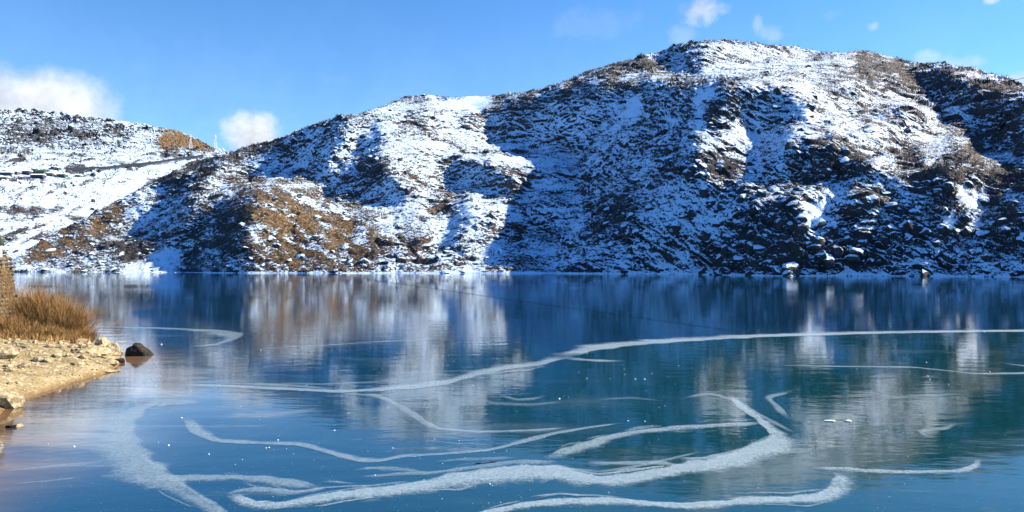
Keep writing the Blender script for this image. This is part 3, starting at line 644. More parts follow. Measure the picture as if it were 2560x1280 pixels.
for (x, y, sx, lab) in ((2076, 1054, 15, 'left one of two flat white snow slabs on the ice'), (2122, 1054, 12, 'right one of two flat white snow slabs on the ice')):
    p = at(x, y); o = link('snow_slab', rock_mesh('snow_slab', int(x), 2, (1, .55, .12), .5), M_SNOWBIT); k = p[1] / F
    o.location = (p[0], p[1], .03); o.scale = (sx * k, sx * k * 1.3, .25); o.rotation_euler = (0, 0, -.1); tag(o, lab, 'snow slab', 'flat snow slabs on the ice')

# ------------------------------------------------------------------ near bank
def bank_mat():
    m, t = new_mat('sandy_gravel_bank'); pos = t.n('ShaderNodeNewGeometry').outputs['Position']
    n1 = t.noise(pos, 1.1, 6, .65); n2 = t.noise(pos, 9, 4, .6); s = t.n('ShaderNodeSeparateXYZ'); t.set(s.inputs[0], pos)
    vo = t.n('ShaderNodeTexVoronoi'); t.set(vo.inputs['Vector'], pos); vo.inputs['Scale'].default_value = 7.0
    c = t.mix(t.ss(n1, .3, .7), (.17, .145, .080), (.34, .305, .185)); c = t.mix(t.ss(n2, .46, .7), c, (.09, .075, .045)); c = t.mix(t.ss(t.noise(pos, .55, 4, .7), .56, .66, 0, .6), c, (.16, .12, .07))
    c = t.mix(t.ss(vo.outputs[1] if False else t.noise(pos, 3.3, 2, .5), .60, .66, 0, .5), c, (.52, .50, .42))
    c = t.mix(t.ss(s.outputs[2], .02, .22, .75, 0), c, (.13, .08, .035))
    h = t.m('ADD', n2, t.m('MULTIPLY', vo.outputs[0], -.6)); finish(t, c, .9, h, .8, .06, .2); return m
M_BANK = bank_mat()
def bank_h(x, y):
    d = seg_dist(x, y, BANK); P = np.stack([x, y, 0 * x], -1)
    n = fbm(P, 3.0, 4, 5) * .22 + fbm(P, .7, 3, 9) * .07
    base = np.where(d > 0, 1.15 * (1 - np.exp(-d / 3.6)) + .015 * d + .10 * np.clip(d / .4, 0, 1), d * .35)
    return base + n * np.clip(np.abs(d) / 1.5, 0.12, 1) + 0.02
bx = np.arange(-75, -14, .22); by = np.concatenate([np.arange(8, 60, .22), np.arange(60, 101, 1.0)])
xx, yy = np.meshgrid(bx, by); zz = bank_h(xx.ravel(), yy.ravel()); V = np.stack([xx.ravel(), yy.ravel(), np.maximum(zz, -1.5)], -1)
n0, n1 = xx.shape; idx = np.arange(n0 * n1).reshape(n0, n1); Fq = np.stack([idx[:-1, :-1], idx[:-1, 1:], idx[1:, 1:], idx[1:, :-1]], -1).reshape(-1, 4)
keep = zz[Fq].max(1) > -.6; Fq = Fq[keep]
bank = link('bank', np_mesh('bank', V, Fq, True), M_BANK); tag(bank, 'sandy gravel bank at the near left edge of the lake', kind='structure')
def bh(x, y): return float(bank_h(np.array([x]), np.array([y]))[0])

M_TAN = boulder_mat('tan_boulder_stone', None, (.10, .088, .055), (.28, .25, .165))
M_DARK = boulder_mat('dark_wet_stone', None, (.006, .006, .007), (.022, .020, .018))
def place_rock(x, y, r, lab, grp=None, mat=None, sq=(1, .8, .65), seed=0, dz=0.0, rz=None, name='boulder', tilt=0):
    p = at(x, y, .3) if y > 700 else None
    me = rock_mesh(name, seed, 3, sq, .3); me.materials.append(mat or M_TAN)
    o = bpy.data.objects.new(name, me); COL.objects.link(o); z = max(bh(p[0], p[1]), 0)
    o.location = (p[0], p[1], z + r * sq[2] * .25 + dz); o.scale = (r, r, r); o.rotation_euler = (0, tilt, random.uniform(0, 6.3) if rz is None else rz)
    return tag(o, lab, 'boulder', grp)
GR = 'tan boulders on the near bank'
# the dark rock standing in the water
def wedge_rock():
    bm = bmesh.new(); bmesh.ops.create_icosphere(bm, subdivisions=4, radius=1)
    prof = [(-1.0, .55), (-.75, .78), (-.45, .82), (-.25, 1.0), (.0, .92), (.4, .62), (.8, .26), (1.0, .05)]
    for v in bm.verts:
        x = v.co.x; h = np.interp(x, [p[0] for p in prof], [p[1] for p in prof]); z = v.co.z
        n = mnoise.noise(v.co * 2.2) * .10 + mnoise.noise(v.co * 6) * .04
        v.co.z = (h * ((min(1, z * 1.15) ** .45) if z > 0 else z * .5)) * (1 + n); v.co.y *= .75 * (1 + n * 1.5); v.co.x *= 1 + n * .6
    me = bpy.data.meshes.new('boulder'); bm.to_mesh(me); bm.free(); return me
p = at(341, 890); o = link('boulder', wedge_rock(), M_DARK); o.location = (p[0], p[1] + .3, -.02); s_ = 33 * p[1] / F; o.scale = (s_ * 1.05, s_ * .8, 32 * p[1] / F)
tag(o, 'dark wedge shaped boulder standing in the water off the bank tip', 'boulder')
for i, (x, y, r, lab, sq) in enumerate([
    (255, 868, .62, 'big rounded tan boulder behind the bank tip', (1.2, .8, .75)), (288, 868, .55, 'tall tan boulder next to the dark wedge rock', (.8, .8, .95)), (275, 884, .62, 'slanting pale slab in front of the tall tan boulder', (1.3, .8, .5)),
    (300, 893, .4, 'wet brown boulder touching the water by the dark rock', (1.1, .8, .6)), (230, 895, .8, 'flat broad tan slab in the middle of the bank tip', (1.5, 1, .4)), (200, 868, .5, 'hollow shadowed boulder at the foot of the bushes', (1.3, .7, .55)),
    (278, 903, .36, 'knobbly boulder at the waterline of the bank tip', (1.1, .8, .6)), (268, 916, .34, 'pointed low slab reaching out over the ice', (1.8, .7, .3)), (8, 925, .75, 'large smooth tan boulder on the bank at the left edge', (1.2, 1, .6)),
    (12, 998, .62, 'pale boulder at the water line in the left corner of the bank', (1.1, .8, .8)), (52, 888, .4, 'small dark boulder on the sand below the bushes', (1.2, .8, .5))]):
    place_rock(x, y, r, lab, GR, M_TAN if i != 3 else M_DARK, sq, 100 + i)
def stone_label(x, y, i):
    where = 'at the foot of the bushes' if y < 872 and x < 235 else 'at the far tip of the bank' if x > 250 else 'near the water edge' if y > 925 - (x - 150) * .15 else 'in the middle of the sand'
    side = 'close to the left frame edge' if x < 60 else 'left of the tip boulders' if x < 170 else 'among the tip boulders' if x < 240 else 'towards the dark rock'
    return '%s tan stone %s, %s' % (('chunky', 'flat', 'rounded', 'angular', 'knobbly', 'longish')[i % 6], where, side)
for i in range(150):
    t_ = random.random(); x = random.uniform(150, 310) if i < 90 else random.uniform(0, 240); y = random.uniform(850, 915) if i < 90 else random.uniform(865, 985)
    P = at(x, y, .5)
    if bh(P[0], P[1]) < .03: continue
    place_rock(x, y, random.uniform(.09, .3), stone_label(x, y, i), 'small stones on the near bank', M_TAN, (1.1, .85, .65), 200 + i % 12, name='stone')['category'] = 'stone'
# pebbles: one uncountable mass
def joined(name, mesh_arrays, inst, mat, attrs=None, smooth=False):
    """inst: list of (k, loc, scale3, rot3x3)"""
    Vs, Fs, off = [], [], 0
    for k, loc, rs in inst:
        v, f = mesh_arrays[k]; Vs.append(v @ rs.T + loc); Fs.append(f + off); off += len(v)
    return link(name, np_mesh(name, np.concatenate(Vs), np.concatenate(Fs), smooth), mat)
def arrays(me):
    v = np.zeros(len(me.vertices) * 3); me.vertices.foreach_get('co', v); f = np.array([p.vertices[:] for p in me.polygons]); return v.reshape(-1, 3), f
def rotm(rz, rx=0, ry=0, s=(1, 1, 1)):
    M = Matrix.Rotation(rz, 3, 'Z') @ Matrix.Rotation(rx, 3, 'X') @ Matrix.Rotation(ry, 3, 'Y') @ Matrix.Diagonal(s); return np.array(M)
peb = [arrays(rock_mesh('pebble', 300 + i, 1, (1, .8, .6))) for i in range(6)]
inst = []
while len(inst) < 5200:
    x = random.uniform(-34, -19); y = random.uniform(26, 52); z = bh(x, y) if len(inst) < 1 else None
    inst.append([x, y])
a_ = np.array(inst); zz = bank_h(a_[:, 0], a_[:, 1]); dd = seg_dist(a_[:, 0], a_[:, 1], BANK); ok = zz > .04; pn = fbm(np.stack([a_[:, 0], a_[:, 1], 0 * zz], -1), 2.2, 2, 8)
inst2 = []
for (x, y), z, k, q in zip(inst, zz, ok, pn):
    if not k or q + random.uniform(-.5, .5) < -.1: continue
    r = random.choice((.025, .035, .05, .05, .08)) * random.uniform(.7, 1.3); inst2.append((random.randrange(6), np.array([x, y, z + r * .2]), rotm(random.uniform(0, 6), .2, .2, (r, r, r))))
M_PEB = boulder_mat('pebble_stone', None, (.10, .08, .05), (.46, .41, .30))
tag(joined('pebbles', peb, inst2, M_PEB), 'loose tan pebbles strewn over the sandy bank', kind='stuff')

# small stones in the shallows
for i, (x, y, r, lab) in enumerate([(30, 1046, .17, 'dark stone breaking the ice near the left edge'), (48, 1044, .13, 'small stone beside the dark stone in the shallows')]):
    place_rock(x, y, r, lab, None, M_DARK if i == 0 else M_TAN, (1.4, .8, .6), 400 + i, name='stone')['category'] = 'stone'

# ------------------------------------------------------------------ bushes
def twig_mat(name, c1, c2):
    m, t = new_mat(name); pos = t.n('ShaderNodeNewGeometry').outputs['Position']; n = t.noise(pos, 2.2, 4, .7)
    n2 = t.attr('tint').outputs['Fac']
    c = t.mix(t.ss(n, .3, .7), c1, c2); c = t.mix(t.m('MULTIPLY', n2, .6), c, tuple(min(1, q * 1.9) for q in c2))
    finish(t, c, .8, None, spec=.15); return m
M_TWIG = twig_mat('dry_golden_twigs', (.075, .050, .022), (.30, .195, .082))
def twigs(cx, cy, n, spread, height, lean=(.25, 0), stems=26, seed=0):
    """bare fan-shaped shrub: curved ribbons, three sided, branching from short stems"""
    r = random.Random(seed); V, Fc, T = [], [], []
    def strand(p, d, ln, w, tint, k=4):
        side = Vector((r.gauss(0, 1), r.gauss(0, 1), 0)).normalized(); prev = None; q = Vector(p); d = Vector(d).normalized()
        pts_ = [q.copy()]
        for i in range(k):
            d = (d + Vector((r.gauss(0, .2) + lean[0] * .10, r.gauss(0, .2), .03))).normalized(); q = q + d * ln / k; pts_.append(q.copy())
            ww = w * (1 - (i + .2) / k); 
        for i, a in enumerate(pts_):
            ww = w * (1 - i / k * .85); b = len(V); V.append(a - side * ww); V.append(a + side * ww); T.extend((tint, tint))
            if i: Fc.append((b - 2, b - 1, b + 1, b))
        return pts_
    for s in range(stems):
        a = r.uniform(0, 6.28); rad = spread * math.sqrt(r.random()); bx_, by_ = cx + math.cos(a) * rad, cy + math.sin(a) * rad * .8; bz = bh(bx_, by_) - .05
        for k in range(n // stems):
            az = r.uniform(0, 6.28); tl = abs(r.gauss(.0, .52)) + .05; hh = height * r.uniform(.45, 1.0) * (1 - .25 * (rad / spread) ** 2)
            d = Vector((math.cos(az) * tl + lean[0], math.sin(az) * tl + lean[1], 1)); tint = r.random() ** 2
            pp = strand((bx_ + r.gauss(0, .12), by_ + r.gauss(0, .12), bz), d, hh, .012, tint)
            for q in (pp[2], pp[3]):
                for _ in range(2): strand(q, d + Vector((r.gauss(0, .45), r.gauss(0, .45), .1)), hh * r.uniform(.2, .4), .007, tint, 3)
    return np.array([tuple(v) for v in V]), np.array(Fc), T
for (px, D, n, sp, hh, lean, lab, sd_) in (
    (66, 47.0, 1500, 1.1, 3.5, (.12, 0), 'tallest golden bare bush beside the stone pillar', 1), (118, 46.5, 1500, 1.15, 3.25, (.2, 0), 'golden bare bush in the middle of the clump', 2),
    (160, 46.0, 1300, 1.1, 2.75, (.32, 0), 'leaning golden bush at the right of the clump', 3), (208, 45.5, 420, .55, 1.2, (.5, 0), 'low wispy bush at the right end of the clump', 4),
    (20, 44.0, 620, 1.1, 1.7, (.1, 0), 'dense brown bush in front of the stone pillar', 5), (90, 43.5, 560, 1.2, 1.25, (.1, 0), 'low brown bush on the sand at the front of the clump', 6), (150, 43.4, 480, 1.1, 1.0, (.2, 0), 'low golden bush nearest the boulders', 7),
    (-50, 46, 500, 1.2, 2.4, (.1, 0), 'golden bush left of the stone pillar', 8)):
    x = (px - 1280) / F * D; v, f, T = twigs(x, D, n, sp, hh, lean, seed=sd_)
    b = empty('bush', (x, D, bh(x, D)), lab, 'bush', 'golden bare bushes on the bank')
    me = np_mesh('twigs', v - np.array([x, D, bh(x, D)]), f, False, dict(tint=T)); o = link('twigs', me, M_TWIG, b); o['kind'] = 'stuff'
# dry grass and undergrowth between the bushes
gv, gf, gt = [], [], []
for i in range(9000):
    x = random.uniform(-35, -24.5); y = random.uniform(41.5, 49)
    X_ = (x / y) * F + 1280
    if X_ > 225 - max(0, 44 - y) * 30: continue
    gt.append((x, y))
za = bank_h(np.array([g[0] for g in gt]), np.array([g[1] for g in gt])); tint = []
for (x, y), z in zip(gt, za):
    if z < .25: continue
    h = random.uniform(.12, .5); a = random.uniform(0, 3.14); w = random.uniform(.01, .03); lx, ly = random.gauss(0, .12), random.gauss(0, .12); b = len(gv)
    gv += [(x - w * math.cos(a), y - w * math.sin(a), z - .03), (x + w * math.cos(a), y + w * math.sin(a), z - .03), (x + lx, y + ly, z + h)]; gf.append((b, b + 1, b + 2)); tint += [random.random()] * 3
tag(link('dry_grass', np_mesh('dry_grass', gv, gf, False, dict(tint=tint)), M_TWIG), 'dry brown grass growing under the golden bushes', kind='stuff')
# ------------------------------------------------------------------ stone pillar with white post and lamp head
PD = 45.0
pil = empty('stone_pillar', (atD(-20, 770, PD)[0], PD, .9), 'rough brown stone pillar at the left edge of the picture', 'pillar')
M_STONE = simple_mat('lichen_stone', (.025, .023, .02), (.22, .20, .16), 4, .9, .7)
M_MORT = simple_mat('pale_mortar', (.14, .12, .09), (.34, .30, .24), 6, .95, .4)
M_MOSS = twig_mat('brown_moss_thatch', (.035, .026, .014), (.11, .075, .035))
zt = atD(0, 647, PD)[2] - .9       # top of the pillar above its base
def hw(z): return .62 + .42 * (1 - z / zt)     # half width, wider at the foot
bm = bmesh.new()
for z in np.linspace(-.4, zt - .05, 12):
    w = hw(max(z, 0)) - .07
    for sx, sy in ((-1, -1), (1, -1), (1, 1), (-1, 1)): bm.verts.new((sx * w, sy * w, z))
bm.verts.ensure_lookup_table()
for k in range(11):
    for j in range(4): bm.faces.new([bm.verts[k * 4 + j], bm.verts[k * 4 + (j + 1) % 4], bm.verts[k * 4 + 4 + (j + 1) % 4], bm.verts[k * 4 + 4 + j]])
bm.faces.new([bm.verts[44 + j] for j in range(4)]); me = bpy.data.meshes.new('mortar_core'); bm.to_mesh(me); bm.free(); link('mortar_core', me, M_MORT, pil)
stones = [rock_mesh('stone', 600 + i, 2, (1, .55, .75), .25) for i in range(6)]
for s in stones: s.materials.append(M_STONE)
z = .05
while z < zt - .05:
    hgt = random.uniform(.18, .32); w = hw(z)
    for face in range(4):
        u = -w
        while u < w - .05:
            l_ = random.uniform(.22, .5); c_ = u + l_ / 2; n_ = w - .03
            pos = {0: (c_, -n_), 1: (n_, c_), 2: (c_, n_), 3: (-n_, c_)}[face]
            o = bpy.data.objects.new('stone', random.choice(stones)); COL.objects.link(o); o.parent = pil; o.location = (pos[0], pos[1], z + hgt / 2)
            o.scale = (l_ * .62, .22, hgt * .78); o.rotation_euler = (0, random.uniform(-.15, .15), 0 if face % 2 == 0 else math.pi / 2); u += l_
    z += hgt * .92
gv, gf, tint = [], [], []
for i in range(1300):      # hanging moss on the right and front
    z = random.uniform(1.4, zt - .5); w = hw(z) + .06; side = random.random() < .6; u = random.uniform(-w, w) if side is False else random.uniform(-w * .9, w)
    x, y = (w, u) if side else (random.uniform(w * .3, w), -w); b = len(gv); h = random.uniform(.12, .3); q = random.uniform(.015, .03)
    gv += [(x, y - q, z), (x + .02, y + q, z), (x + random.uniform(0, .1), y + random.uniform(-.08, .03), z - h)]; gf.append((b, b + 1, b + 2)); tint += [random.random()] * 3
o = link('moss', np_mesh('moss', gv, gf, False, dict(tint=tint)), M_MOSS, pil); o['kind'] = 'stuff'
# post
post = empty('lamp_post', (atD(-2, 647, PD)[0], PD, .9 + zt), 'white post with dark lantern head standing on the stone pillar', 'lamp post')
def lathe(name, prof, mat, parent, seg=12):
    bm = bmesh.new(); rings = []
    for r_, z_ in prof: rings.append([bm.verts.new((r_ * math.cos(2 * math.pi * k / seg), r_ * math.sin(2 * math.pi * k / seg), z_)) for k in range(seg)])
    for a, b in zip(rings[:-1], rings[1:]):
        for k in range(seg): bm.faces.new([a[k], a[(k + 1) % seg], b[(k + 1) % seg], b[k]])
    bm.faces.new(rings[0][::-1]); bm.faces.new(rings[-1]); me = bpy.data.meshes.new(name); bm.to_mesh(me); bm.free(); return link(name, me, mat, parent)
M_WHITE = simple_mat('weathered_white_paint', (.62, .61, .58), (.8, .8, .78), 8, .5, .1); M_LANT = simple_mat('dark_green_metal', (.02, .035, .035), (.05, .07, .065), 9, .45, .2)
lathe('pole', [(.20, -.05), (.20, .06), (.155, .10), (.145, .70), (.19, .73), (.19, .80)], M_WHITE, post)
lathe('lantern', [(.20, .80), (.24, .86), (.27, 1.0), (.27, 1.22), (.22, 1.34), (.10, 1.42), (.06, 1.50)], M_LANT, post)

# ------------------------------------------------------------------ boulders on the mountain
bmeshes = [rock_mesh('boulder', 700 + i, 2, (1, .8, random.choice((.6, .75, .9))), .35) for i in range(8)]
barr = [arrays(rock_mesh('rock', 760 + i, 1, (1, .8, random.choice((.55, .75, .9))), .4)) for i in range(8)]
for m_ in bmeshes: m_.materials.append(M_BOULD)
def scatter(G, I, xcols, n, xr, keep):
    out = []; nrow, ncol = I['y'].shape; lo, hi = np.searchsorted(xcols, xr[0]), np.searchsorted(xcols, xr[1])
    tries = 0
    while len(out) < n and tries < n * 12:
        tries += 1; j = random.randrange(lo, hi); i = random.randrange(4, nrow); y = I['y'][i, j]
        w = (I['y'][0, j] - I['y'][-1, j]) / 600.
        if random.random() > w + .05: continue
        if random.random() < keep(i + I['off'], j, xcols[j], y): out.append((i + I['off'], j))
    return out
def kb(i, j, x, y): return .30 + .6 * MI['cl'][i, j] - .6 * MI['ba'][i, j]
spots = scatter(MG, MI, xc, 5200, (-10, 2570), kb)
# rocks crowding the crest
for _ in range(420):
    x = random.uniform(560, 2570); j = int(np.searchsorted(xc, x)); 
    if mnoise.noise((x / 60., 1.3, 0)) > -.15: spots.append((MI['y'].shape[0] + 1 - random.randrange(0, 8), min(j, len(xc) - 1)))
recs = []
for (i, j) in spots:
    D = MG[i, j][1]; big = random.random() ** 5; r = (.45 + 2.6 * big) * (1 if i < MI['y'].shape[0] - 6 else .75); recs.append((r, i, j))
crag = [(700, 400, 1.8), (790, 400, 2.2), (980, 300, 2.0), (1150, 470, 2.4), (1180, 600, 2.0), (1230, 560, 2.2), (1010, 430, 1.8), (930, 350, 1.6), (1240, 380, 1.8), (860, 340, 1.8), (2125, 132, 2.6), (2160, 124, 2.2), (1790, 100, 1.6), (1810, 102, 1.4), (2015, 122, 2.0), (1975, 116, 1.6), (1270, 232, 2.4), (1060, 238, 2.6), (850, 288, 2.0), (2350, 152, 2.0), (1385, 212, 1.4), (1100, 520, 3.4), (1060, 510, 2.4), (1290, 455, 3.4), (1320, 460, 2.8),
        (1300, 590, 3.2), (1670, 400, 4.0), (1800, 410, 3.6), (1600, 420, 2.4), (1505, 520, 3.0), (1985, 665, 4.0), (2040, 560, 4.2), (1940, 560, 3.6), (2180, 500, 3.4), (2250, 570, 3.0), (2040, 400, 3.6), (2110, 410, 3.2), (1760, 590, 2.8), (1860, 610, 3.0), (1620, 580, 2.8)]
for x, y, r in crag:
    _, i, j = terr_pt(MG, MI, xc, x, y); recs.append((r, i, j))
for _ in range(330):
    x = random.uniform(30, 2575); j = min(int(np.searchsorted(xc, x)), len(xc) - 1)
    if mnoise.noise((x / 70., 9.3, 0)) > -.1: recs.append((random.uniform(.25, .7) * (1.5 if x > 1700 and random.random() < .35 else 1), 2 + random.randrange(0, 3), j))
recs.sort(key=lambda q: -q[0] / MG[q[1], q[2]][1])
def place(rec, G, NN):
    r, i, j = rec; p = G[i, j]; n = NN[i, j]; loc = np.array(p) + np.array([0, 0, -.12 * r]) - n * .15 * r
    return loc, (random.uniform(0, 6.28), random.uniform(-.35, .35), random.uniform(-.35, .35))
GB = 'snow capped boulders on the mountain'
for rec in recs[:260]:
    loc, rot = place(rec, MG, MI['N']); o = bpy.data.objects.new('boulder', random.choice(bmeshes)); COL.objects.link(o)
    o.location = loc; o.rotation_euler = (rot[1], rot[2], rot[0]); r = rec[0]; o.scale = (r, r, r * random.uniform(.8, 1.2)); px_, py_ = 1280 + loc[0] / loc[1] * F, HY - (loc[2] - H) / loc[1] * F; hrel = (shore(px_) - py_) / (shore(px_) - skyline(px_))
    part_ = 'crest' if hrel > .93 else 'upper slope' if hrel > .66 else 'middle slope' if hrel > .33 else 'lowest slope'
    where = 'the spur at far left' if px_ < 600 else 'the brown grassed hill' if px_ < 1000 else 'the sunlit middle shoulder' if px_ < 1345 else 'the shaded bowl' if px_ < 1700 else 'the summit face' if px_ < 2050 else ('the right end' if px_ > 2320 else 'the cliffs right of the summit')
    tag(o, ('huge' if r > 3 else 'large' if r > 2.2 else 'medium' if r > 1.2 else 'small') + (' squat', ' tall', ' leaning', ' blocky')[int(abs(rot[0]) * 1.27) % 4 if False else (0 if abs(rot[1]) > .25 else 1 if abs(rot[2]) > .25 else 2 if rot[1] > 0 else 3)] + ' boulder on the %s of %s' % (part_, where), 'boulder', GB)
inst = []
for rec in recs[260:]:
    loc, rot = place(rec, MG, MI['N']); r = rec[0]; inst.append((random.randrange(8), loc, rotm(rot[0], rot[1], rot[2], (r, r, r))))
tag(joined('scattered_rocks', barr, inst, M_BOULD), 'countless smaller rocks strewn over the mountain', kind='stuff')
# far hill boulders
FSP = scatter(FG, FI, xf, 900, (-10, 400), lambda i, j, x, y: .9 if y < 372 else .04)
inst = [(random.randrange(8), np.array(FG[i, j]), rotm(random.uniform(0, 6), .2, .3, (r, r, r))) for (i, j) in FSP for r in [random.choice((1.2, 1.6, 2.2, 3.2))]]
for x, y, r in ((85, 278, 5), (190, 292, 7), (215, 296, 4.5), (48, 277, 4), (130, 300, 4.5), (140, 303, 3.6)):
    p, i, j = terr_pt(FG, FI, xf, x, y); o = bpy.data.objects.new('boulder', bmeshes[int(x) % 8]); COL.objects.link(o); o.location = p; o.scale = (r, r, r); o.rotation_euler = (0, .2, x)
    tag(o, 'large dark crag standing on the crest of the far hill', 'boulder', 'crags on the far hill')
tag(joined('far_rocks', barr, inst, M_BOULD), 'boulder field covering the top of the far hill', kind='stuff')

# ------------------------------------------------------------------ scrub on the mountain: bare twiggy clumps, one uncountable mass
M_SCRUB = twig_mat('bare_grey_scrub', (.020, .021, .025), (.060, .062, .068)); M_GOLD = twig_mat('golden_hill_grass', (.06, .042, .024), (.19, .13, .065))
def scrub(name, spots, G, mat, lab, nblade, size):
    gv, tint = [], []
    for (i, j) in spots:
        p = G[i, j]; s = size * random.uniform(.6, 1.5); tn = random.random()
        for k in range(nblade):
            a = random.uniform(0, 6.28); t_ = random.uniform(.15, 1.0); w = s * .075; dx, dy = math.cos(a), math.sin(a); b0 = (p[0] + random.gauss(0, .3) * s, p[1] + random.gauss(0, .3) * s, p[2] - .1)
            gv += [(b0[0] - dy * w, b0[1] + dx * w, b0[2]), (b0[0] + dy * w, b0[1] - dx * w, b0[2]), (b0[0] + dx * s * t_ * .8, b0[1] + dy * s * t_ * .8, b0[2] + s * random.uniform(.45, 1.1))]; tint += [tn] * 3
    f = np.arange(len(gv)).reshape(-1, 3); o = link(name, np_mesh(name, gv, f, False, dict(tint=tint)), mat); return tag(o, lab, kind='stuff')
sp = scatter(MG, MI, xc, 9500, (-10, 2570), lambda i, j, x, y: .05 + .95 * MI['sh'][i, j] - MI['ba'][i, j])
for _ in range(1500):
    x = random.uniform(330, 2570); j = min(int(np.searchsorted(xc, x)), len(xc) - 1)
    if mnoise.noise((x / 45., 4.3, 0)) > -.2: sp.append((MI['y'].shape[0] + 1 - random.randrange(0, 6), j))
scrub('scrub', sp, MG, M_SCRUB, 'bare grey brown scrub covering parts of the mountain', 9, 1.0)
sp = scatter(MG, MI, xc, 5200, (-10, 1350), lambda i, j, x, y: 1.3 * MI['gr'][i, j])
scrub('hill_grass', sp, MG, M_GOLD, 'golden brown grass tussocks on the lower slope', 8, .8)

# ------------------------------------------------------------------ pylons on the far hill
M_STEEL = simple_mat('pale_galvanised_steel', (.6, .6, .58), (.78, .78, .76), 2, .5, .05)
def strut(bm, a, b, r):
    a, b = Vector(a), Vector(b); d = (b - a).normalized(); u = d.orthogonal().normalized() * r; v = d.cross(u).normalized() * r
    A = [bm.verts.new(a + q) for q in (u, v, -u, -v)]; B = [bm.verts.new(b + q) for q in (u, v, -u, -v)]
    for k in range(4): bm.faces.new([A[k], A[(k + 1) % 4], B[(k + 1) % 4], B[k]])
    bm.faces.new(A[::-1]); bm.faces.new(B)
def as_part(name, bm, mat, parent):
    me = bpy.data.meshes.new(name); bm.to_mesh(me); bm.free(); return link(name, me, mat, parent)
def pylon(px, pybase, pytop, G, I, xcols, lab, wpx):
    p, i, j = terr_pt(G, I, xcols, px, pybase); D = p.y; k = D / F; hgt = (pybase - pytop) * k; w0 = wpx * k / 2; w1 = w0 * .28; hb = hgt * .66; t = .22 * k / .35
    t = .55 * k
    e = empty('pylon', (p.x, p.y, p.z - .5), lab, 'pylon', 'lattice pylons on the far hill', .5)
    for sx, sy in ((-1, -1), (1, -1), (1, 1), (-1, 1)):
        bm = bmesh.new(); strut(bm, (sx * w0, sy * w0, 0), (sx * w1, sy * w1, hb), t); as_part('leg', bm, M_STEEL, e)
    bm = bmesh.new(); n = 5
    for s in range(n):
        za, zb = hb * s / n, hb * (s + 1) / n; wa, wb = w0 + (w1 - w0) * s / n, w0 + (w1 - w0) * (s + 1) / n
        cs = ((-1, -1), (1, -1), (1, 1), (-1, 1))
        for q in range(4):
            a, b = cs[q], cs[(q + 1) % 4]
            strut(bm, (a[0] * wa, a[1] * wa, za), (b[0] * wb, b[1] * wb, zb), t * .55); strut(bm, (b[0] * wa, b[1] * wa, za), (a[0] * wb, a[1] * wb, zb), t * .55); strut(bm, (a[0] * wb, a[1] * wb, zb), (b[0] * wb, b[1] * wb, zb), t * .55)
    as_part('bracing', bm, M_STEEL, e)
    bm = bmesh.new()
    for sx, sy in ((-1, -1), (1, -1), (1, 1), (-1, 1)): strut(bm, (sx * w1, sy * w1, hb), (sx * w1 * .5, sy * w1 * .5, hgt * .93), t)
    strut(bm, (0, 0, hgt * .9), (0, 0, hgt), t); as_part('mast', bm, M_STEEL, e)
    for z in (.70, .80, .90):
        bm = bmesh.new(); a = w0 * (1.05 if z < .85 else .8); strut(bm, (-a, 0, hgt * z), (a, 0, hgt * z), t * .9); strut(bm, (-a, 0, hgt * z), (0, 0, hgt * (z + .05)), t * .6); strut(bm, (a, 0, hgt * z), (0, 0, hgt * (z + .05)), t * .6); as_part('cross_arm', bm, M_STEEL, e)
pylon(475, 371, 334, FG, FI, xf, 'pylon standing before the brown slope, left of the two', 8)
pylon(537, 366, 330, FG, FI, xf, 'pylon outlined against the sky, right of the two', 8)

# ------------------------------------------------------------------ village on the far hill
def box(bm, x0, x1, y0, y1, z0, z1):
    v = [bm.verts.new(q) for q in ((x0, y0, z0), (x1, y0, z0), (x1, y1, z0), (x0, y1, z0), (x0, y0, z1), (x1, y0, z1), (x1, y1, z1), (x0, y1, z1))]
    for f in ((0, 3, 2, 1), (4, 5, 6, 7), (0, 1, 5, 4), (1, 2, 6, 5), (2, 3, 7, 6), (3, 0, 4, 7)): bm.faces.new([v[k] for k in f])
WALLS = dict(grey=simple_mat('grey_wall', (.06, .07, .09), (.11, .12, .14), 1, .9, .1), green=simple_mat('green_wall', (.03, .07, .065), (.05, .10, .09), 1, .8, .1), blue=simple_mat('blue_wall', (.02, .035, .08), (.035, .055, .11), 1, .8, .1),
             tan=simple_mat('tan_wall', (.38, .30, .22), (.5, .42, .32), 1, .9, .1))
M_RSNOW = simple_mat('snow_on_roof', SNOW, (.88, .9, .93), 1, .7, .1); M_RGREEN = simple_mat('green_sheet_roof', (.025, .075, .06), (.045, .11, .085), 1, .6, .1); M_PANE = simple_mat('dark_window', (.02, .025, .03), (.04, .05, .06), 1, .3, 0)
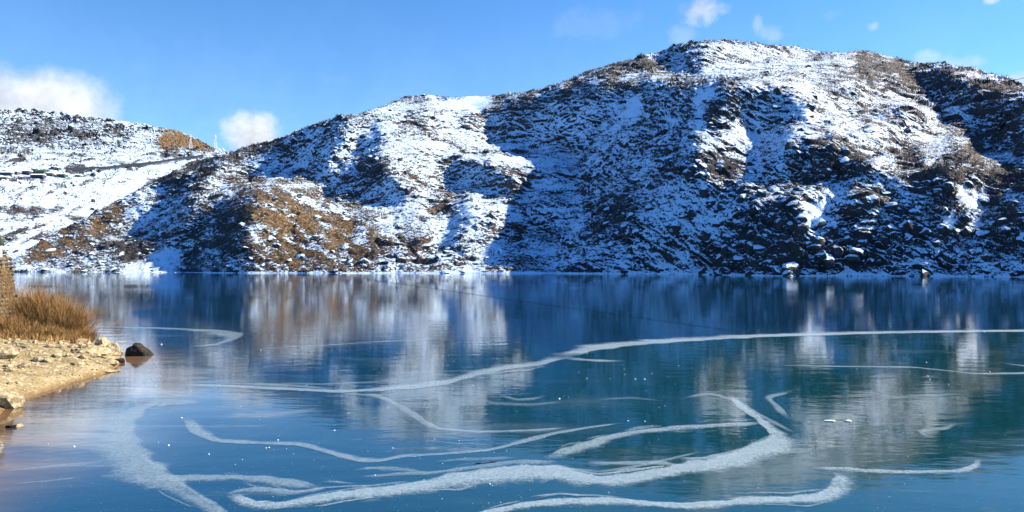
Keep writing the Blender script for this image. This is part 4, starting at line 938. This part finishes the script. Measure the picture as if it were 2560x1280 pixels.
for (px, py, wpx, hpx, wall, roof, lab) in (
    (20, 436, 26, 6, 'blue', 'snow', 'long blue walled hut at the left end of the village'), (15, 449, 20, 7, 'grey', 'snow', 'grey hut standing alone below the village'), (46, 434, 12, 7, 'grey', 'snow', 'small grey hut beside the long blue hut'),
    (68, 433, 24, 6, 'blue', 'snow', 'blue walled house with snowy roof near the green shed'), (90, 431, 12, 8, 'green', 'green', 'tall green shed at the heart of the village'), (108, 435, 22, 9, 'green', 'green', 'large green roofed house in the middle of the village'),
    (98, 443, 30, 6, 'blue', 'snow', 'low dark blue building in front of the green house'), (128, 438, 18, 6, 'grey', 'snow', 'grey house with thick snow on its roof'), (141, 438, 6, 8, 'tan', 'snow', 'narrow tan hut between two longer houses'),
    (158, 441, 20, 6, 'green', 'snow', 'green walled house with a white roof at right'), (200, 439, 10, 6, 'green', 'snow', 'little green hut at the right end below the road'), (147, 423, 10, 5, 'green', 'green', 'small green hut uphill of the village'), (138, 419, 8, 4, 'grey', 'snow', 'small grey hut highest above the village')):
    p, i, j = terr_pt(FG, FI, xf, px, py + hpx * .4); k = p.y / F; w, h, dp_ = wpx * k, hpx * k * 1.5, 6.0
    e = empty('house', (p.x, p.y - 2.5, p.z - .5), lab, 'house', 'houses of the hillside village', random.uniform(-.12, .12))
    bm = bmesh.new(); box(bm, -w / 2, w / 2, -dp_ / 2, dp_ / 2, 0, h * .72); as_part('wall', bm, WALLS[wall], e)
    bm = bmesh.new(); z0, z1 = h * .72, h * 1.08; o_ = .4
    v = [bm.verts.new(q) for q in ((-w / 2 - o_, -dp_ / 2 - o_, z0), (w / 2 + o_, -dp_ / 2 - o_, z0), (w / 2 + o_, dp_ / 2 + o_, z0), (-w / 2 - o_, dp_ / 2 + o_, z0), (-w / 2 - o_, 0, z1), (w / 2 + o_, 0, z1))]
    for f in ((0, 1, 5, 4), (2, 3, 4, 5), (0, 4, 3), (1, 2, 5), (0, 3, 2, 1)): bm.faces.new([v[q] for q in f])
    as_part('roof', bm, M_RSNOW if roof == 'snow' else M_RGREEN, e)
    nw = max(1, int(w / 2.6))
    for q in range(nw):
        bm = bmesh.new(); cx_ = -w / 2 + w * (q + .5) / nw; box(bm, cx_ - .5, cx_ + .5, -dp_ / 2 - .04, -dp_ / 2 + .02, h * .25, h * .55); as_part('window', bm, M_PANE, e)

# road with its dark retaining wall across the far hill
M_WALL = simple_mat('dark_retaining_wall', (.008, .014, .028), (.02, .03, .05), .6, .9, .4); M_ROAD = simple_mat('snow_dusted_asphalt', (.07, .09, .12), (.4, .5, .65), .3, .9, .1)
ctr = [(168, 431), (210, 429), (250, 427), (290, 422), (320, 418), (360, 415), (400, 411), (430, 405), (470, 399), (512, 393)]
line = []
for x in np.arange(168, 512, 3.0):
    y = float(np.interp(x, [c_[0] for c_ in ctr], [c_[1] for c_ in ctr])); p, i, j = terr_pt(FG, FI, xf, x, y); line.append(p)
for _ in range(30):
    line = [line[0]] + [(line[k - 1] + line[k] * 2 + line[k + 1]) / 4 for k in range(1, len(line) - 1)] + [line[-1]]
V, Fq = [], []; V2, F2 = [], []
for k, p in enumerate(line):
    hgt = 3.6; V += [(p.x, p.y - 3.6, p.z - 1.5), (p.x, p.y - 3.4, p.z + hgt), (p.x, p.y - 2.9, p.z + hgt), (p.x, p.y - 2.9, p.z - 1.5)]
    V2 += [(p.x, p.y - 9.5, p.z - .6), (p.x, p.y - 3.5, p.z - .4)]
    if k:
        b = 4 * (k - 1)
        for q in range(3): Fq.append((b + q, b + 4 + q, b + 5 + q, b + 1 + q))
        F2.append((2 * k - 2, 2 * k, 2 * k + 1, 2 * k - 1))
tag(link('retaining_wall', np_mesh('retaining_wall', V, Fq), M_WALL), 'long dark retaining wall above the road on the far hill', 'wall')
tag(link('road', np_mesh('road', V2, F2), M_ROAD), 'snow dusted road crossing the far hill', kind='structure')

# ------------------------------------------------------------------ cables
M_CABLE = simple_mat('dark_steel_cable', (.02, .02, .022), (.05, .05, .055), 2, .6, 0)
def cable(name, a, b, sag, r, lab, mat=M_CABLE, n=48):
    bm = bmesh.new(); a, b = Vector(a), Vector(b); prev = None
    for k in range(n + 1):
        t = k / n; q = a.lerp(b, t); q.z -= sag * 4 * t * (1 - t)
        ring = [bm.verts.new(q + Vector((0, r * math.cos(w), r * math.sin(w)))) for w in (0, 1.571, 3.142, 4.712)]
        if prev:
            for m_ in range(4): bm.faces.new([prev[m_], prev[(m_ + 1) % 4], ring[(m_ + 1) % 4], ring[m_]])
        prev = ring
    me = bpy.data.meshes.new(name); bm.to_mesh(me); bm.free(); return tag(link(name, me, mat), lab, 'cable')
e_ = terr_pt(MG, MI, xc, 1440, 432)[0]
cable('cable', e_, atD(2760, 140, 250), 4.0, .09, 'upper ropeway cable crossing in front of the right mountain slope')
a_, b_ = at(860, 690), at(1835, 828)
cable('cable', (a_[0], a_[1], .05), (b_[0], b_[1], .05), 0, .013, 'thin dark line lying across the open water')

# ------------------------------------------------------------------ air
